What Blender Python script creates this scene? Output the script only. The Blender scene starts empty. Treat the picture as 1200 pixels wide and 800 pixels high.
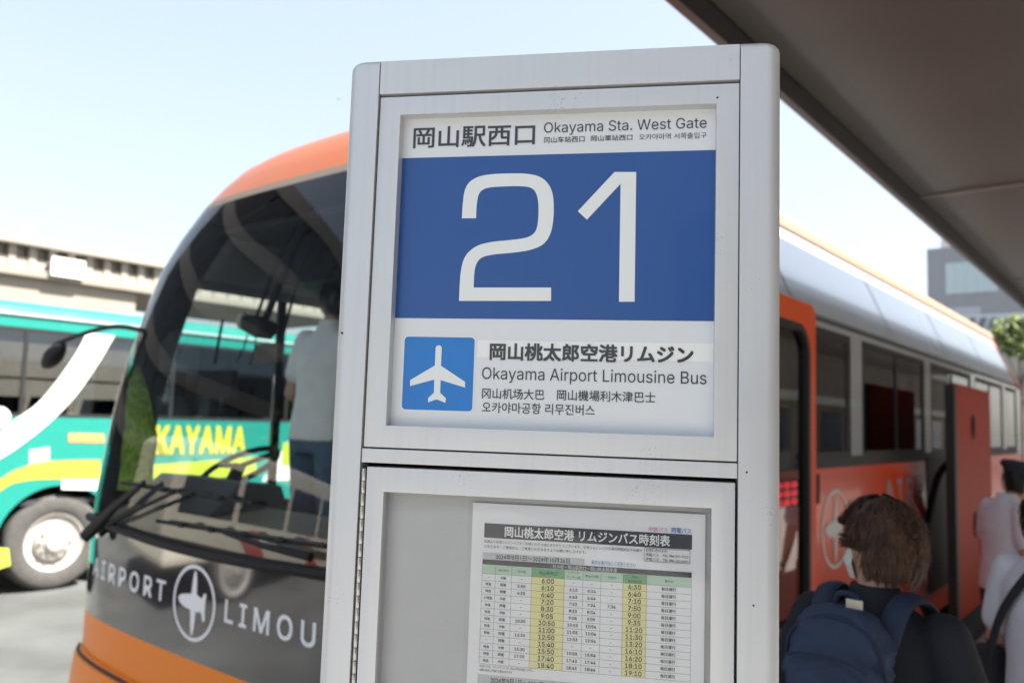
import bpy, bmesh, math, random, os
from mathutils import Vector, Matrix
random.seed(7)
scene = bpy.context.scene
COL = scene.collection
R = math.radians

# ------------------------------------------------------------------ camera
CAM = Vector((0, 0, 1.95))
FPX = 957.0                                  # focal length in pixels of the 1200x800 photograph
M = Matrix(((0.99946354, 0.03275114, 0.0),
            (-0.00311555, 0.09507685, 0.99546506),
            (0.03260261, -0.99493103, 0.09512788)))   # image axes (right, down, forward) -> world
cd = bpy.data.cameras.new('camera'); cam = bpy.data.objects.new('camera', cd); COL.objects.link(cam)
cd.sensor_width = 36; cd.lens = FPX / 1200 * 36; cd.clip_end = 2000; cd.clip_start = 0.02
rx, dn, fw = M.col[0], M.col[1], M.col[2]
cam.matrix_world = Matrix(((rx[0], -dn[0], -fw[0], CAM.x), (rx[1], -dn[1], -fw[1], CAM.y), (rx[2], -dn[2], -fw[2], CAM.z), (0, 0, 0, 1)))
cd.dof.use_dof = True; cd.dof.focus_distance = 1.07; cd.dof.aperture_fstop = 4.2
scene.camera = cam

# ------------------------------------------------------------------ sky, sun, exposure
SUN_AZ, SUN_EL = R(104), R(57)               # clockwise from +Y
w = bpy.data.worlds.new('World'); scene.world = w; w.use_nodes = True
nt = w.node_tree; bg = nt.nodes['Background']
sky = nt.nodes.new('ShaderNodeTexSky'); sky.sky_type = 'NISHITA'; sky.sun_disc = False
sky.sun_elevation = SUN_EL; sky.sun_rotation = SUN_AZ; sky.air_density = 1.0; sky.dust_density = 2.2; sky.ozone_density = 1.0
gm = nt.nodes.new('ShaderNodeGamma'); gm.inputs[1].default_value = 0.46      # bright summer haze: a flatter, paler sky all round
nt.links.new(sky.outputs[0], gm.inputs[0]); nt.links.new(gm.outputs[0], bg.inputs[0]); bg.inputs[1].default_value = 0.103
sl = bpy.data.lights.new('sun', 'SUN'); sl.energy = 3.2; sl.angle = R(0.55); sl.color = (1, 0.95, 0.87)
sun = bpy.data.objects.new('sun', sl); COL.objects.link(sun)
sdir = Vector((math.sin(SUN_AZ) * math.cos(SUN_EL), math.cos(SUN_AZ) * math.cos(SUN_EL), math.sin(SUN_EL)))
sun.rotation_euler = sdir.to_track_quat('Z', 'Y').to_euler()
scene.view_settings.view_transform = 'Standard'; scene.view_settings.look = 'None'
scene.view_settings.gamma = 1; scene.view_settings.use_curve_mapping = False
scene.view_settings.exposure = 2.65
scene.cycles.transparent_max_bounces = 24

# ------------------------------------------------------------------ pixel helpers
def ray(u, v): return M @ Vector(((u - 600) / FPX, (v - 400) / FPX, 1.0))
def on_plane(u, v, nrm, dist):
    r = ray(u, v); t = (dist - nrm.dot(CAM)) / nrm.dot(r); return CAM + r * t
def on_z(u, v, z): return on_plane(u, v, Vector((0, 0, 1)), z)
DB = Vector((0.63180232, 0.77512955, 0))     # direction of the bus bays (and of the kerb and the canopy)
NB = Vector((-DB.y, DB.x, 0))                # across, away from the platform
BANG = math.atan2(DB.y, DB.x)
def sn(u, v, dist):                          # pixel on the vertical plane at distance dist across -> (s, z)
    p = on_plane(u, v, NB, dist); return p.dot(DB), p.z
def W(s, n, z=0): return DB * s + NB * n + Vector((0, 0, z))

# ------------------------------------------------------------------ materials
MATS = {}
def mat(name, col, rough=0.5, metal=0.0, var=0.0, vscale=8.0, bump=0.0, bscale=60.0, coat=0.0, spec=0.5, col2=None, speck=0.0, emit=None, streak=0.0):
    if name in MATS: return MATS[name]
    m = bpy.data.materials.new(name); m.use_nodes = True; MATS[name] = m
    t = m.node_tree; b = t.nodes['Principled BSDF']
    b.inputs['Roughness'].default_value = rough; b.inputs['Metallic'].default_value = metal
    b.inputs['Coat Weight'].default_value = coat; b.inputs['Coat Roughness'].default_value = 0.04
    b.inputs['Specular IOR Level'].default_value = spec
    c = (*col, 1)
    b.inputs['Base Color'].default_value = c
    tc = t.nodes.new('ShaderNodeTexCoord')
    if var > 0 or col2:
        nz = t.nodes.new('ShaderNodeTexNoise'); nz.inputs['Scale'].default_value = vscale; nz.inputs['Detail'].default_value = 6
        t.links.new(tc.outputs['Object'], nz.inputs['Vector'])
        rp = t.nodes.new('ShaderNodeValToRGB'); rp.color_ramp.elements[0].position = 0.3; rp.color_ramp.elements[1].position = 0.7
        c2 = col2 or tuple(x * (1 + var) for x in col)
        rp.color_ramp.elements[0].color = tuple(x * (1 - var) for x in col) + (1,)
        rp.color_ramp.elements[1].color = tuple(c2) + (1,)
        t.links.new(nz.outputs[0], rp.inputs[0]); t.links.new(rp.outputs[0], b.inputs['Base Color'])
        mr = t.nodes.new('ShaderNodeMapRange'); mr.inputs[3].default_value = max(0.02, rough - 0.07); mr.inputs[4].default_value = rough + 0.09
        t.links.new(nz.outputs[0], mr.inputs[0]); t.links.new(mr.outputs[0], b.inputs['Roughness'])
        if streak > 0:                       # faint rain streaks running down the metal
            mp = t.nodes.new('ShaderNodeMapping'); mp.inputs['Scale'].default_value = (130, 130, 3.0); t.links.new(tc.outputs['Object'], mp.inputs[0])
            n4 = t.nodes.new('ShaderNodeTexNoise'); n4.inputs['Scale'].default_value = 1.0; n4.inputs['Detail'].default_value = 4; t.links.new(mp.outputs[0], n4.inputs['Vector'])
            m4 = t.nodes.new('ShaderNodeMapRange'); m4.inputs[1].default_value = 0.5; m4.inputs[2].default_value = 0.8; m4.inputs[3].default_value = 1.0; m4.inputs[4].default_value = 1.0 - streak; t.links.new(n4.outputs[0], m4.inputs[0])
            x4 = t.nodes.new('ShaderNodeMixRGB'); x4.blend_type = 'MULTIPLY'; x4.inputs[0].default_value = 1.0; t.links.new(rp.outputs[0], x4.inputs[1]); t.links.new(m4.outputs[0], x4.inputs[2])
            t.links.new(x4.outputs[0], b.inputs['Base Color']); rp = x4
        if speck > 0:                        # small dark grime specks gathered in patches
            n2 = t.nodes.new('ShaderNodeTexNoise'); n2.inputs['Scale'].default_value = 420; n2.inputs['Detail'].default_value = 3
            n3 = t.nodes.new('ShaderNodeTexNoise'); n3.inputs['Scale'].default_value = 9
            t.links.new(tc.outputs['Object'], n2.inputs['Vector']); t.links.new(tc.outputs['Object'], n3.inputs['Vector'])
            ad = t.nodes.new('ShaderNodeMath'); ad.operation = 'MULTIPLY'; t.links.new(n2.outputs[0], ad.inputs[0]); t.links.new(n3.outputs[0], ad.inputs[1])
            r2 = t.nodes.new('ShaderNodeValToRGB'); r2.color_ramp.elements[0].position = 0.40; r2.color_ramp.elements[1].position = 0.47
            t.links.new(ad.outputs[0], r2.inputs[0])
            mx = t.nodes.new('ShaderNodeMixRGB'); mx.inputs[2].default_value = (0.10, 0.085, 0.07, 1)
            sc = t.nodes.new('ShaderNodeMath'); sc.operation = 'MULTIPLY'; sc.inputs[1].default_value = speck
            t.links.new(r2.outputs[0], sc.inputs[0]); t.links.new(sc.outputs[0], mx.inputs[0])
            t.links.new(rp.outputs[0], mx.inputs[1]); t.links.new(mx.outputs[0], b.inputs['Base Color'])
    if bump > 0:
        bn = t.nodes.new('ShaderNodeTexNoise'); bn.inputs['Scale'].default_value = bscale; bn.inputs['Detail'].default_value = 5
        t.links.new(tc.outputs['Object'], bn.inputs['Vector'])
        bp = t.nodes.new('ShaderNodeBump'); bp.inputs['Strength'].default_value = bump; bp.inputs['Distance'].default_value = 0.01
        t.links.new(bn.outputs[0], bp.inputs['Height']); t.links.new(bp.outputs[0], b.inputs['Normal'])
    if emit:
        b.inputs['Emission Color'].default_value = (*emit[0], 1); b.inputs['Emission Strength'].default_value = emit[1]
    return m
def glass(name, tint=(0.9, 0.95, 0.95), ior=1.5, rough=0.0, dirt=0.0):
    if name in MATS: return MATS[name]
    m = bpy.data.materials.new(name); m.use_nodes = True; MATS[name] = m
    t = m.node_tree; t.nodes.remove(t.nodes['Principled BSDF']); o = t.nodes['Material Output']
    tr = t.nodes.new('ShaderNodeBsdfTransparent'); tr.inputs[0].default_value = (*tint, 1)
    gl = t.nodes.new('ShaderNodeBsdfGlossy'); gl.inputs[1].default_value = rough
    fr = t.nodes.new('ShaderNodeFresnel'); fr.inputs[0].default_value = ior
    mx = t.nodes.new('ShaderNodeMixShader')
    t.links.new(fr.outputs[0], mx.inputs[0]); t.links.new(tr.outputs[0], mx.inputs[1]); t.links.new(gl.outputs[0], mx.inputs[2])
    last = mx
    if dirt > 0:
        tc = t.nodes.new('ShaderNodeTexCoord'); nz = t.nodes.new('ShaderNodeTexNoise'); nz.inputs['Scale'].default_value = 22; nz.inputs['Detail'].default_value = 8; nz.inputs['Distortion'].default_value = 1.5
        t.links.new(tc.outputs['Object'], nz.inputs['Vector'])
        mr = t.nodes.new('ShaderNodeMapRange'); mr.inputs[1].default_value = 0.45; mr.inputs[2].default_value = 0.8; mr.inputs[4].default_value = dirt
        t.links.new(nz.outputs[0], mr.inputs[0])
        df = t.nodes.new('ShaderNodeBsdfDiffuse'); df.inputs[0].default_value = (0.55, 0.55, 0.53, 1)
        m2 = t.nodes.new('ShaderNodeMixShader'); t.links.new(mr.outputs[0], m2.inputs[0]); t.links.new(mx.outputs[0], m2.inputs[1]); t.links.new(df.outputs[0], m2.inputs[2]); last = m2
    t.links.new(last.outputs[0], o.inputs[0])
    return m
ALU = mat('satin_aluminium', (0.60, 0.608, 0.622), 0.42, 0.35, var=0.03, vscale=5, bump=0.02, bscale=300, speck=0.5, streak=0.05)
ALU2 = mat('hinge_steel', (0.55, 0.53, 0.5), 0.35, 0.8, var=0.08, vscale=40)
GAP = mat('dark_joint', (0.02, 0.02, 0.022), 0.8)
PANEL = mat('white_acrylic_print', (0.69, 0.715, 0.735), 0.35, coat=0.15, var=0.015, vscale=3)
BLUE = mat('print_blue', (0.010, 0.075, 0.29), 0.35, coat=0.15, var=0.04, vscale=3)
SKYBLUE = mat('print_sky_blue', (0.008, 0.18, 0.56), 0.35, coat=0.15, var=0.04, vscale=30)
INK = mat('print_dark_ink', (0.03, 0.035, 0.045), 0.4, coat=0.3)
WHITE_PRINT = mat('print_white', (0.76, 0.78, 0.77), 0.35, coat=0.15)
STICKER = mat('white_sticker', (0.80, 0.81, 0.79), 0.4, coat=0.1, var=0.02, vscale=20)
PAPER = mat('paper', (0.83, 0.84, 0.86), 0.7, var=0.015, vscale=10)
ORANGE = mat('orange_paint', (0.58, 0.082, 0.008), 0.32, coat=0.12, spec=0.22)
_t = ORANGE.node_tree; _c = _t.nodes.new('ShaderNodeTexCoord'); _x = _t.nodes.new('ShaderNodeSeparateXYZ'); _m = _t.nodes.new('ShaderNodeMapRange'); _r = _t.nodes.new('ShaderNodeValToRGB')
_m.inputs[1].default_value = 0.2; _m.inputs[2].default_value = 2.6          # one paint: skylit amber nose and shaded red orange side put into its colour
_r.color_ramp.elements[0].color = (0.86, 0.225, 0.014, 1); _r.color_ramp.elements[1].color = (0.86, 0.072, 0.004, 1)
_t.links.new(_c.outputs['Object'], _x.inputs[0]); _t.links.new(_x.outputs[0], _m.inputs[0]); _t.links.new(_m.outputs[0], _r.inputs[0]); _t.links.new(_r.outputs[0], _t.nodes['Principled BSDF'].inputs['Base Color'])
CORNICE = mat('sky_pale_panel', (0.72, 0.77, 0.84), 0.12, 0.30, coat=0.6)  # pale blue base stands in for the sky mirrored in this band
SILVER = mat('pale_silver_paint', (0.36, 0.38, 0.41), 0.3, coat=0.4, var=0.02, vscale=2)
BLACKGLOSS = mat('black_gloss_paint', (0.035, 0.033, 0.037), 0.08, coat=1.0, spec=0.8)
RUBBER = mat('black_rubber', (0.015, 0.015, 0.016), 0.55, var=0.1, vscale=30)
PLASTIC = mat('black_plastic', (0.014, 0.014, 0.016), 0.6, spec=0.25)
WHITE = mat('white_paint', (0.78, 0.78, 0.76), 0.3, coat=0.5, var=0.02, vscale=2)
TEAL = mat('teal_paint', (0.018, 0.25, 0.205), 0.25, coat=0.8, var=0.02, vscale=2)
LIME = mat('lime_paint', (0.46, 0.58, 0.06), 0.3, coat=0.5)
YELLOW = mat('yellow_paint', (0.60, 0.56, 0.05), 0.3, coat=0.5)
GLASS = glass('clear_glass', (0.84, 0.88, 0.88), 1.52)
SIDEGLASS = glass('tinted_glass', (0.30, 0.31, 0.31), 1.6)
ACRYL = glass('acrylic_pane', (0.985, 0.985, 0.985), 1.28, dirt=0.012)
SLEEVE = glass('clear_film', (0.99, 0.99, 0.99), 1.2, rough=0.02, dirt=0.01)
TYRE = mat('tyre_rubber', (0.075, 0.072, 0.068), 0.85, var=0.15, vscale=20, bump=0.2)
RIM = mat('wheel_steel', (0.5, 0.48, 0.45), 0.45, 0.3, var=0.1, vscale=12)
BEIGE = mat('dash_beige', (0.42, 0.36, 0.28), 0.6, var=0.05)
INTER = mat('interior_grey', (0.045, 0.045, 0.05), 0.8, var=0.1)
SEATM = mat('seat_fabric', (0.07, 0.075, 0.10), 0.9, var=0.2, vscale=25)

# ------------------------------------------------------------------ mesh builder
class MB:
    def __init__(s): s.v = []; s.f = []
    def face(s, pts):
        i = len(s.v); s.v += [tuple(p) for p in pts]; s.f.append(tuple(range(i, i + len(pts)))); return s
    def box(s, x0, x1, y0, y1, z0, z1):
        i = len(s.v)
        s.v += [(x, y, z) for z in (z0, z1) for y in (y0, y1) for x in (x0, x1)]
        s.f += [tuple(i + k for k in q) for q in ((0, 2, 3, 1), (4, 5, 7, 6), (0, 1, 5, 4), (2, 6, 7, 3), (0, 4, 6, 2), (1, 3, 7, 5))]
        return s
    def prism(s, poly, axis, lo, hi):          # polygon of 2-D points pushed along axis from lo to hi
        def mk(p, h): return {'x': (h, p[0], p[1]), 'y': (p[0], h, p[1]), 'z': (p[0], p[1], h)}[axis]
        i = len(s.v); k = len(poly)
        s.v += [mk(p, lo) for p in poly] + [mk(p, hi) for p in poly]
        s.f += [tuple(range(i, i + k)), tuple(range(i + 2 * k - 1, i + k - 1, -1))]
        s.f += [(i + j, i + (j + 1) % k, i + k + (j + 1) % k, i + k + j) for j in range(k)]
        return s
    def rings(s, rings, close=True, caps=True):
        i = len(s.v); k = len(rings[0])
        for r in rings: s.v += [tuple(p) for p in r]
        for a in range(len(rings) - 1):
            for j in range(k if close else k - 1):
                q = (j + 1) % k
                s.f.append((i + a * k + j, i + a * k + q, i + (a + 1) * k + q, i + (a + 1) * k + j))
        if caps and close:
            s.f.append(tuple(range(i + k - 1, i - 1, -1))); s.f.append(tuple(i + (len(rings) - 1) * k + j for j in range(k)))
        return s
    def tube(s, pts, rad, seg=8, sx=1.0):
        pts = [Vector(p) for p in pts]; n = len(pts)
        if not hasattr(rad, '__len__'): rad = [rad] * n
        rg = []; up = None
        for i, p in enumerate(pts):
            t = (pts[min(i + 1, n - 1)] - pts[max(i - 1, 0)]).normalized()
            if up is None: up = Vector((0, 0, 1)) if abs(t.z) < 0.9 else Vector((0, 1, 0))
            a = t.cross(up).normalized(); b = a.cross(t).normalized(); up = b
            rg.append([p + (a * math.cos(2 * math.pi * k / seg) * sx + b * math.sin(2 * math.pi * k / seg)) * rad[i] for k in range(seg)])
        return s.rings(rg)
    def lathe(s, prof, centre, axis='y', seg=32):
        rg = []
        for k in range(seg):
            a = 2 * math.pi * k / seg; c_, s_ = math.cos(a), math.sin(a)
            rg.append([{'y': (centre[0] + r * c_, centre[1] + h, centre[2] + r * s_), 'z': (centre[0] + r * c_, centre[1] + r * s_, centre[2] + h),
                        'x': (centre[0] + h, centre[1] + r * c_, centre[2] + r * s_)}[axis] for r, h in prof])
        i = len(s.v); k = len(prof)
        for r in rg: s.v += r
        for a in range(seg):
            b = (a + 1) % seg
            for j in range(k - 1): s.f.append((i + a * k + j, i + b * k + j, i + b * k + j + 1, i + a * k + j + 1))
        return s
    def ball(s, c, r, seg=14, rg=9):
        if not hasattr(r, '__len__'): r = (r, r, r)
        out = []
        for a in range(1, rg):
            th = math.pi * a / rg
            out.append([(c[0] + r[0] * math.sin(th) * math.cos(2 * math.pi * k / seg), c[1] + r[1] * math.sin(th) * math.sin(2 * math.pi * k / seg), c[2] + r[2] * math.cos(th)) for k in range(seg)])
        return s.rings(out)
    def build(s, name, m, parent=None, smooth=False, bevel=0, bseg=2):
        me = bpy.data.meshes.new(name); me.from_pydata(s.v, [], s.f); me.validate()
        bm = bmesh.new(); bm.from_mesh(me)
        if smooth or bevel: bmesh.ops.remove_doubles(bm, verts=bm.verts, dist=1e-5)
        bmesh.ops.recalc_face_normals(bm, faces=bm.faces)
        if bevel:
            ed = [e for e in bm.edges if len(e.link_faces) == 2 and e.calc_face_angle(0) > 0.6]
            bmesh.ops.bevel(bm, geom=ed, offset=bevel, segments=bseg, profile=0.7, affect='EDGES', clamp_overlap=True)
        bm.to_mesh(me); bm.free()
        if smooth:
            me.polygons.foreach_set('use_smooth', [True] * len(me.polygons))
            try: me.set_sharp_from_angle(angle=R(40))
            except Exception: pass
        me.materials.append(m)
        o = bpy.data.objects.new(name, me); COL.objects.link(o)
        if parent: o.parent = parent
        return o
def empty(name, loc=(0, 0, 0), rz=0):
    o = bpy.data.objects.new(name, None); COL.objects.link(o); o.location = loc; o.rotation_euler = (0, 0, rz); o.empty_display_size = 0.2
    return o
def tag(o, label=None, cat=None, group=None, kind=None):
    if label: o['label'] = label
    if cat: o['category'] = cat
    if group: o['group'] = group
    if kind: o['kind'] = kind
    return o
def smooth_path(pts, n=6, closed=False):       # Catmull-Rom
    out = []; k = len(pts); P = [Vector(p) for p in pts]
    rng = range(k if closed else k - 1)
    for i in rng:
        p1, p2 = P[i], P[(i + 1) % k]
        p0 = P[(i - 1) % k] if closed or i > 0 else p1
        p3 = P[(i + 2) % k] if closed or i + 2 < k else p2
        for j in range(n):
            t = j / n
            out.append(0.5 * ((2 * p1) + (p2 - p0) * t + (2 * p0 - 5 * p1 + 4 * p2 - p3) * t * t + (3 * p1 - p0 - 3 * p2 + p3) * t ** 3))
    if not closed: out.append(P[-1])
    return out
# ------------------------------------------------------------------ lettering
FONTS = {}
def font(kind):
    if kind in FONTS: return FONTS[kind]
    f = None
    if kind == 'sans':
        try: f = bpy.data.fonts.load(os.path.join(bpy.utils.system_resource('DATAFILES'), 'fonts', 'Inter.woff2'))
        except Exception: f = None
    FONTS[kind] = f; return f
TX = {}
def text_geo(s, kind='cjk', bold=0.0, spacing=1.0, raw=False):
    k = (s, kind, bold, spacing, raw)
    if k in TX: return TX[k]
    cu = bpy.data.curves.new('t', 'FONT'); cu.body = s; cu.resolution_u = 3; cu.offset = bold; cu.space_character = spacing
    cu.fill_mode = 'FRONT'
    f = font(kind)
    if f: cu.font = f
    ob = bpy.data.objects.new('t', cu); COL.objects.link(ob)
    dg = bpy.context.evaluated_depsgraph_get(); ev = ob.evaluated_get(dg); me = ev.to_mesh()
    v = [(q.co.x, q.co.y) for q in me.vertices]; fc = [tuple(p.vertices) for p in me.polygons]
    ev.to_mesh_clear(); bpy.data.objects.remove(ob); bpy.data.curves.remove(cu)
    if kind == 'sans' and 'k' in s and not raw and font(kind):      # draw this letter from three strokes
        kv, _ = text_geo('k', kind, raw=True); kw = max(p[0] for p in kv) - min(p[0] for p in kv); kh = max(p[1] for p in kv)
        for j, ch in enumerate(s):
            if ch != 'k': continue
            x1 = max(p[0] for p in text_geo(s[:j + 1], kind, raw=True)[0]); x0 = x1 - kw
            fc = [t for t in fc if not all(x0 - 0.004 <= v[i][0] <= x1 + 0.004 for i in t)]
            sw = kw * 0.185; xh = kh * 0.735
            for poly in ([(x0, 0), (x0 + sw, 0), (x0 + sw, kh), (x0, kh)],
                         [(x0 + sw * 0.99, kh * 0.215), (x0 + sw * 0.99, kh * 0.355), (x1 - sw * 1.35, xh), (x1 - sw * 0.1, xh)],
                         [(x0 + kw * 0.36, kh * 0.385), (x0 + kw * 0.50, kh * 0.50), (x1, 0), (x1 - sw * 1.15, 0)]):
                fc.append(tuple(range(len(v), len(v) + 4))); v += poly
    TX[k] = (v, fc); return TX[k]
def cap_h(kind, bold=0.0):
    v, _ = text_geo('H', kind, bold); return max(p[1] for p in v)
def put_text(mb, s, x0, x1, z0, z1, y, kind='cjk', bold=0.0, caps=False, spacing=1.0, fn=None, keep=False):
    bold2 = bold; bold = 0.0
    v, f = text_geo(s, kind, bold, spacing)
    if not v: return
    a, b = min(p[0] for p in v), max(p[0] for p in v)
    if caps: c, dd = 0.0, cap_h(kind, bold)
    else: c, dd = min(p[1] for p in v), max(p[1] for p in v)
    sz = (z1 - z0) / (dd - c); sx = (x1 - x0) / (b - a)
    if keep: sx = sz; x0 = (x0 + x1) / 2 - sx * (b - a) / 2
    shifts = [(0, 0)] if not bold2 else [(-bold2, -bold2), (bold2, -bold2), (bold2, bold2), (-bold2, bold2)]
    for j, (ox, oz) in enumerate(shifts):        # heavy strokes: the glyph laid down again a hair to the side
        i = len(mb.v)
        for p in v:
            q = (x0 + (p[0] - a + ox) * sx, z0 + (p[1] - c + oz) * sz)
            mb.v.append(fn(*q) if fn else (q[0], y - j * 0.00004, q[1]))
        mb.f += [tuple(i + k for k in t) for t in f]
def flat(poly, y):                              # 2-D (x, z) polygon to a face facing the viewer
    return [(p[0], y, p[1]) for p in poly]

# ================================================================== THE SETTING
def setting(name, mb, m, smooth=False):
    return tag(mb.build(name, m, smooth=smooth), kind='structure')
ASPHALT = mat('asphalt', (0.072, 0.075, 0.074), 0.9, var=0.38, vscale=0.9, bump=0.4, bscale=140)
PAVE = mat('paving', (0.30, 0.29, 0.27), 0.85, var=0.12, vscale=3, bump=0.2, bscale=80)
CONC = mat('concrete', (0.30, 0.265, 0.22), 0.85, var=0.14, vscale=0.35, bump=0.15, bscale=20)
KERB = mat('kerb_concrete', (0.42, 0.41, 0.39), 0.85, var=0.1, vscale=4, bump=0.2)
mb = MB(); mb.face([(-500, -500, 0), (500, -500, 0), (500, 500, 0), (-500, 500, 0)])
setting('road', mb, ASPHALT)
mb = MB(); q = [W(-14, 1.30), W(30, 1.30), W(30, -14), W(-14, -14)]
mb.prism([(p.x, p.y) for p in q], 'z', -0.2, 0.12); setting('platform_pavement', mb, PAVE)
kb = tag(empty('kerb', W(-14, 1.30), BANG), kind='structure')
kmb = MB(); kmb.box(0.003, 0.992, 0.004, 0.16, -0.1, 0.125); k0 = kmb.build('kerb_stone', KERB, kb, bevel=0.012)
for i in range(1, 44):
    c = k0.copy(); COL.objects.link(c); c.parent = kb; c.location.x = i
mb = MB()
for i in range(2):                             # painted bay lines on the road
    n0 = 13.5 + i * 7.0
    mb.face([W(-14, n0, 0.005), W(34, n0, 0.005), W(34, n0 + 0.15, 0.005), W(-14, n0 + 0.15, 0.005)])
setting('road_marking', mb, mat('road_paint', (0.62, 0.62, 0.6), 0.8, var=0.15, vscale=6))

# ------------------------------------------------------------------ canopy over the platform
SOFF = mat('brown_soffit', (0.125, 0.107, 0.092), 0.36, 0.2, var=0.16, vscale=0.8)
FASC = mat('dark_fascia', (0.022, 0.020, 0.024), 0.45)
can = tag(empty('platform_canopy', W(-14, 1.60, 3.71), BANG), 'brown metal platform canopy with dark fascia overhead at upper right', 'canopy')
SZ = 0.122
edges = [0.2, 7.0, 11.4, 15.8, 20.2, 24.6, 29.0]
for a, b in zip(edges[:-1], edges[1:]):        # soffit panels with narrow joints
    mb = MB(); mb.box(a + 14 + 0.006, b + 14 - 0.006, -4.8, -0.055, SZ, SZ + 0.012); mb.build('soffit_panel', SOFF, can, bevel=0.004)
mb = MB(); mb.box(14.2, 43, -4.8, -0.05, SZ + 0.02, SZ + 0.09); mb.build('roof_deck', mat('canopy_roof', (0.2, 0.19, 0.18), 0.6), can)
mb = MB(); mb.box(14.2, 43, -0.05, 0.0, 0, 0.30); mb.build('fascia', FASC, can, bevel=0.004)
for a in edges[1:-1]:
    mb = MB(); mb.box(a + 14 - 0.02, a + 14 + 0.02, -4.8, -0.055, SZ - 0.014, SZ - 0.001); mb.build('joint_cover', mat('soffit_trim', (0.30, 0.26, 0.21), 0.3, 0.4), can, bevel=0.004)
for s_ in (1.2, 9, 17):
    mb = MB(); mb.lathe([(0, -0.1), (0.14, -0.1), (0.14, SZ + 3.7), (0, SZ + 3.7)], (s_ + 14, -4.2, -3.7), 'z', 24); mb.build('column', mat('column_paint', (0.35, 0.33, 0.3), 0.5, 0.2), can, smooth=True)

# ------------------------------------------------------------------ station building behind the platform (seen in reflections)
st = tag(empty('station_building', W(-14, -8.0), BANG), 'beige station building with banded wall behind the platform', 'building')
mb = MB(); mb.box(0, 74, -6, 0, 0, 6.4); mb.build('wall', mat('station_wall', (0.26, 0.19, 0.13), 0.7, var=0.3, vscale=0.6), st)
WIN = mat('shop_window', (0.05, 0.055, 0.06), 0.08, coat=0.6)
for i in range(18):
    mb = MB(); mb.box(1 + i * 4, 3.6 + i * 4, 0.004, 0.03, 0.5, 2.7); mb.build('window', WIN, st)
for i in range(2):
    mb = MB(); mb.box(0, 74, 0.003, 0.10, 3.0 + i * 2.3, 3.35 + i * 2.3); mb.build('band', mat('cream_band', (0.66, 0.6, 0.48), 0.6), st)

# ================================================================== THE SIGN
SX = Vector((0.98352719, -0.18076027, 0)); SY = Vector((0.18076027, 0.98352719, 0)); S0 = Vector((0, 1.04523831, 0.12))
def sp(u, v, y=0.0):
    p = on_plane(u, v, SY, SY.dot(S0) + y) - S0; return p.dot(SX), p.z
sg = tag(empty('bus_stop_sign', S0, math.atan2(SX.y, SX.x)), 'silver framed bus stop sign with blue number 21 panel and timetable case', 'sign')
xa, xb, xc, xd, xe, xf = -0.242, -0.197, -0.1655, 0.2535, 0.2825, 0.332
ztop = sp(655, 60.7)[1]
def zz(u, v, y=0.0): return sp(u, v, y)[1]
# posts: plan outline with a rounded outer side, lofted with a rounded cap
def post(x0, x1, outer):
    r = 0.017; dpt = 0.085; pts = []
    if outer < 0:
        for cx, cy, a0 in ((x0 + r, 0 + r, 180), (x1, 0, None), (x1, dpt, None), (x0 + r, dpt - r, 90)):
            if a0 is None: pts.append((cx, cy))
            else: pts += [(cx + r * math.cos(R(a0 + 90 * k / 8)), cy + r * math.sin(R(a0 + 90 * k / 8))) for k in range(9)]
    else:
        for cx, cy, a0 in ((x0, 0, None), (x1 - r, r, 270), (x1 - r, dpt - r, 0), (x0, dpt, None)):
            if a0 is None: pts.append((cx, cy))
            else: pts += [(cx + r * math.cos(R(a0 + 90 * k / 8)), cy + r * math.sin(R(a0 + 90 * k / 8))) for k in range(9)]
    cx = x1 if outer < 0 else x0; cy = dpt / 2
    rg = []
    for z, ins in ((0.0, 0), (ztop - 0.010, 0), (ztop - 0.006, 0.0012), (ztop - 0.003, 0.0035), (ztop - 0.0012, 0.007), (ztop, 0.012)):
        rg.append([(cx + (p[0] - cx) * (1 - ins / abs(x1 - x0)), cy + (p[1] - cy) * (1 - 0.35 * ins / 0.0425), z) for p in pts])
    MB().rings(rg).build('post', ALU, sg, smooth=True)
post(xa, xb, -1); post(xe, xf, 1)
# top rail, upper frame, mid rail, lower door frame
yd = 0.004
z_r1 = zz(655, 101.5); z_w1 = zz(655, 128, yd); z_db = zz(655, 533.5); z_mid = zz(655, 551.5)
z_w2 = zz(645, 505, yd)
mb = MB(); mb.box(xb + 0.001, xe - 0.001, 0.001, 0.084, z_r1, ztop - 0.001); mb.build('top_rail', ALU, sg, bevel=0.0012)
mb = MB(); mb.box(xb - 0.004, xe + 0.004, 0.034, 0.08, 0.35, z_r1 - 0.001); mb.build('back_plate', GAP, sg)
def frame(name, x0, x1, z0, z1, hx0, hx1, hz0, hz1, y0, y1, m, parent, bevel=0.001):
    bm = bmesh.new(); o = [(x0, z0), (x1, z0), (x1, z1), (x0, z1)]; h = [(hx0, hz0), (hx1, hz0), (hx1, hz1), (hx0, hz1)]
    mb = MB()
    for k in range(4):
        j = (k + 1) % 4
        q = [o[k], o[j], h[j], h[k]]
        mb.face([(p[0], y0, p[1]) for p in q]); mb.face([(p[0], y1, p[1]) for p in reversed(q)])
        mb.face([(o[k][0], y0, o[k][1]), (o[k][0], y1, o[k][1]), (o[j][0], y1, o[j][1]), (o[j][0], y0, o[j][1])])
        mb.face([(h[k][0], y0, h[k][1]), (h[j][0], y0, h[j][1]), (h[j][0], y1, h[j][1]), (h[k][0], y1, h[k][1])])
    bm.free()
    return mb.build(name, m, parent, smooth=True, bevel=bevel)
uf = frame('upper_frame', xb + 0.0022, xe - 0.0012, z_db + 0.0012, z_r1 - 0.0036, xc, xd, z_w2, z_w1, yd, 0.032, ALU, sg)
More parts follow.
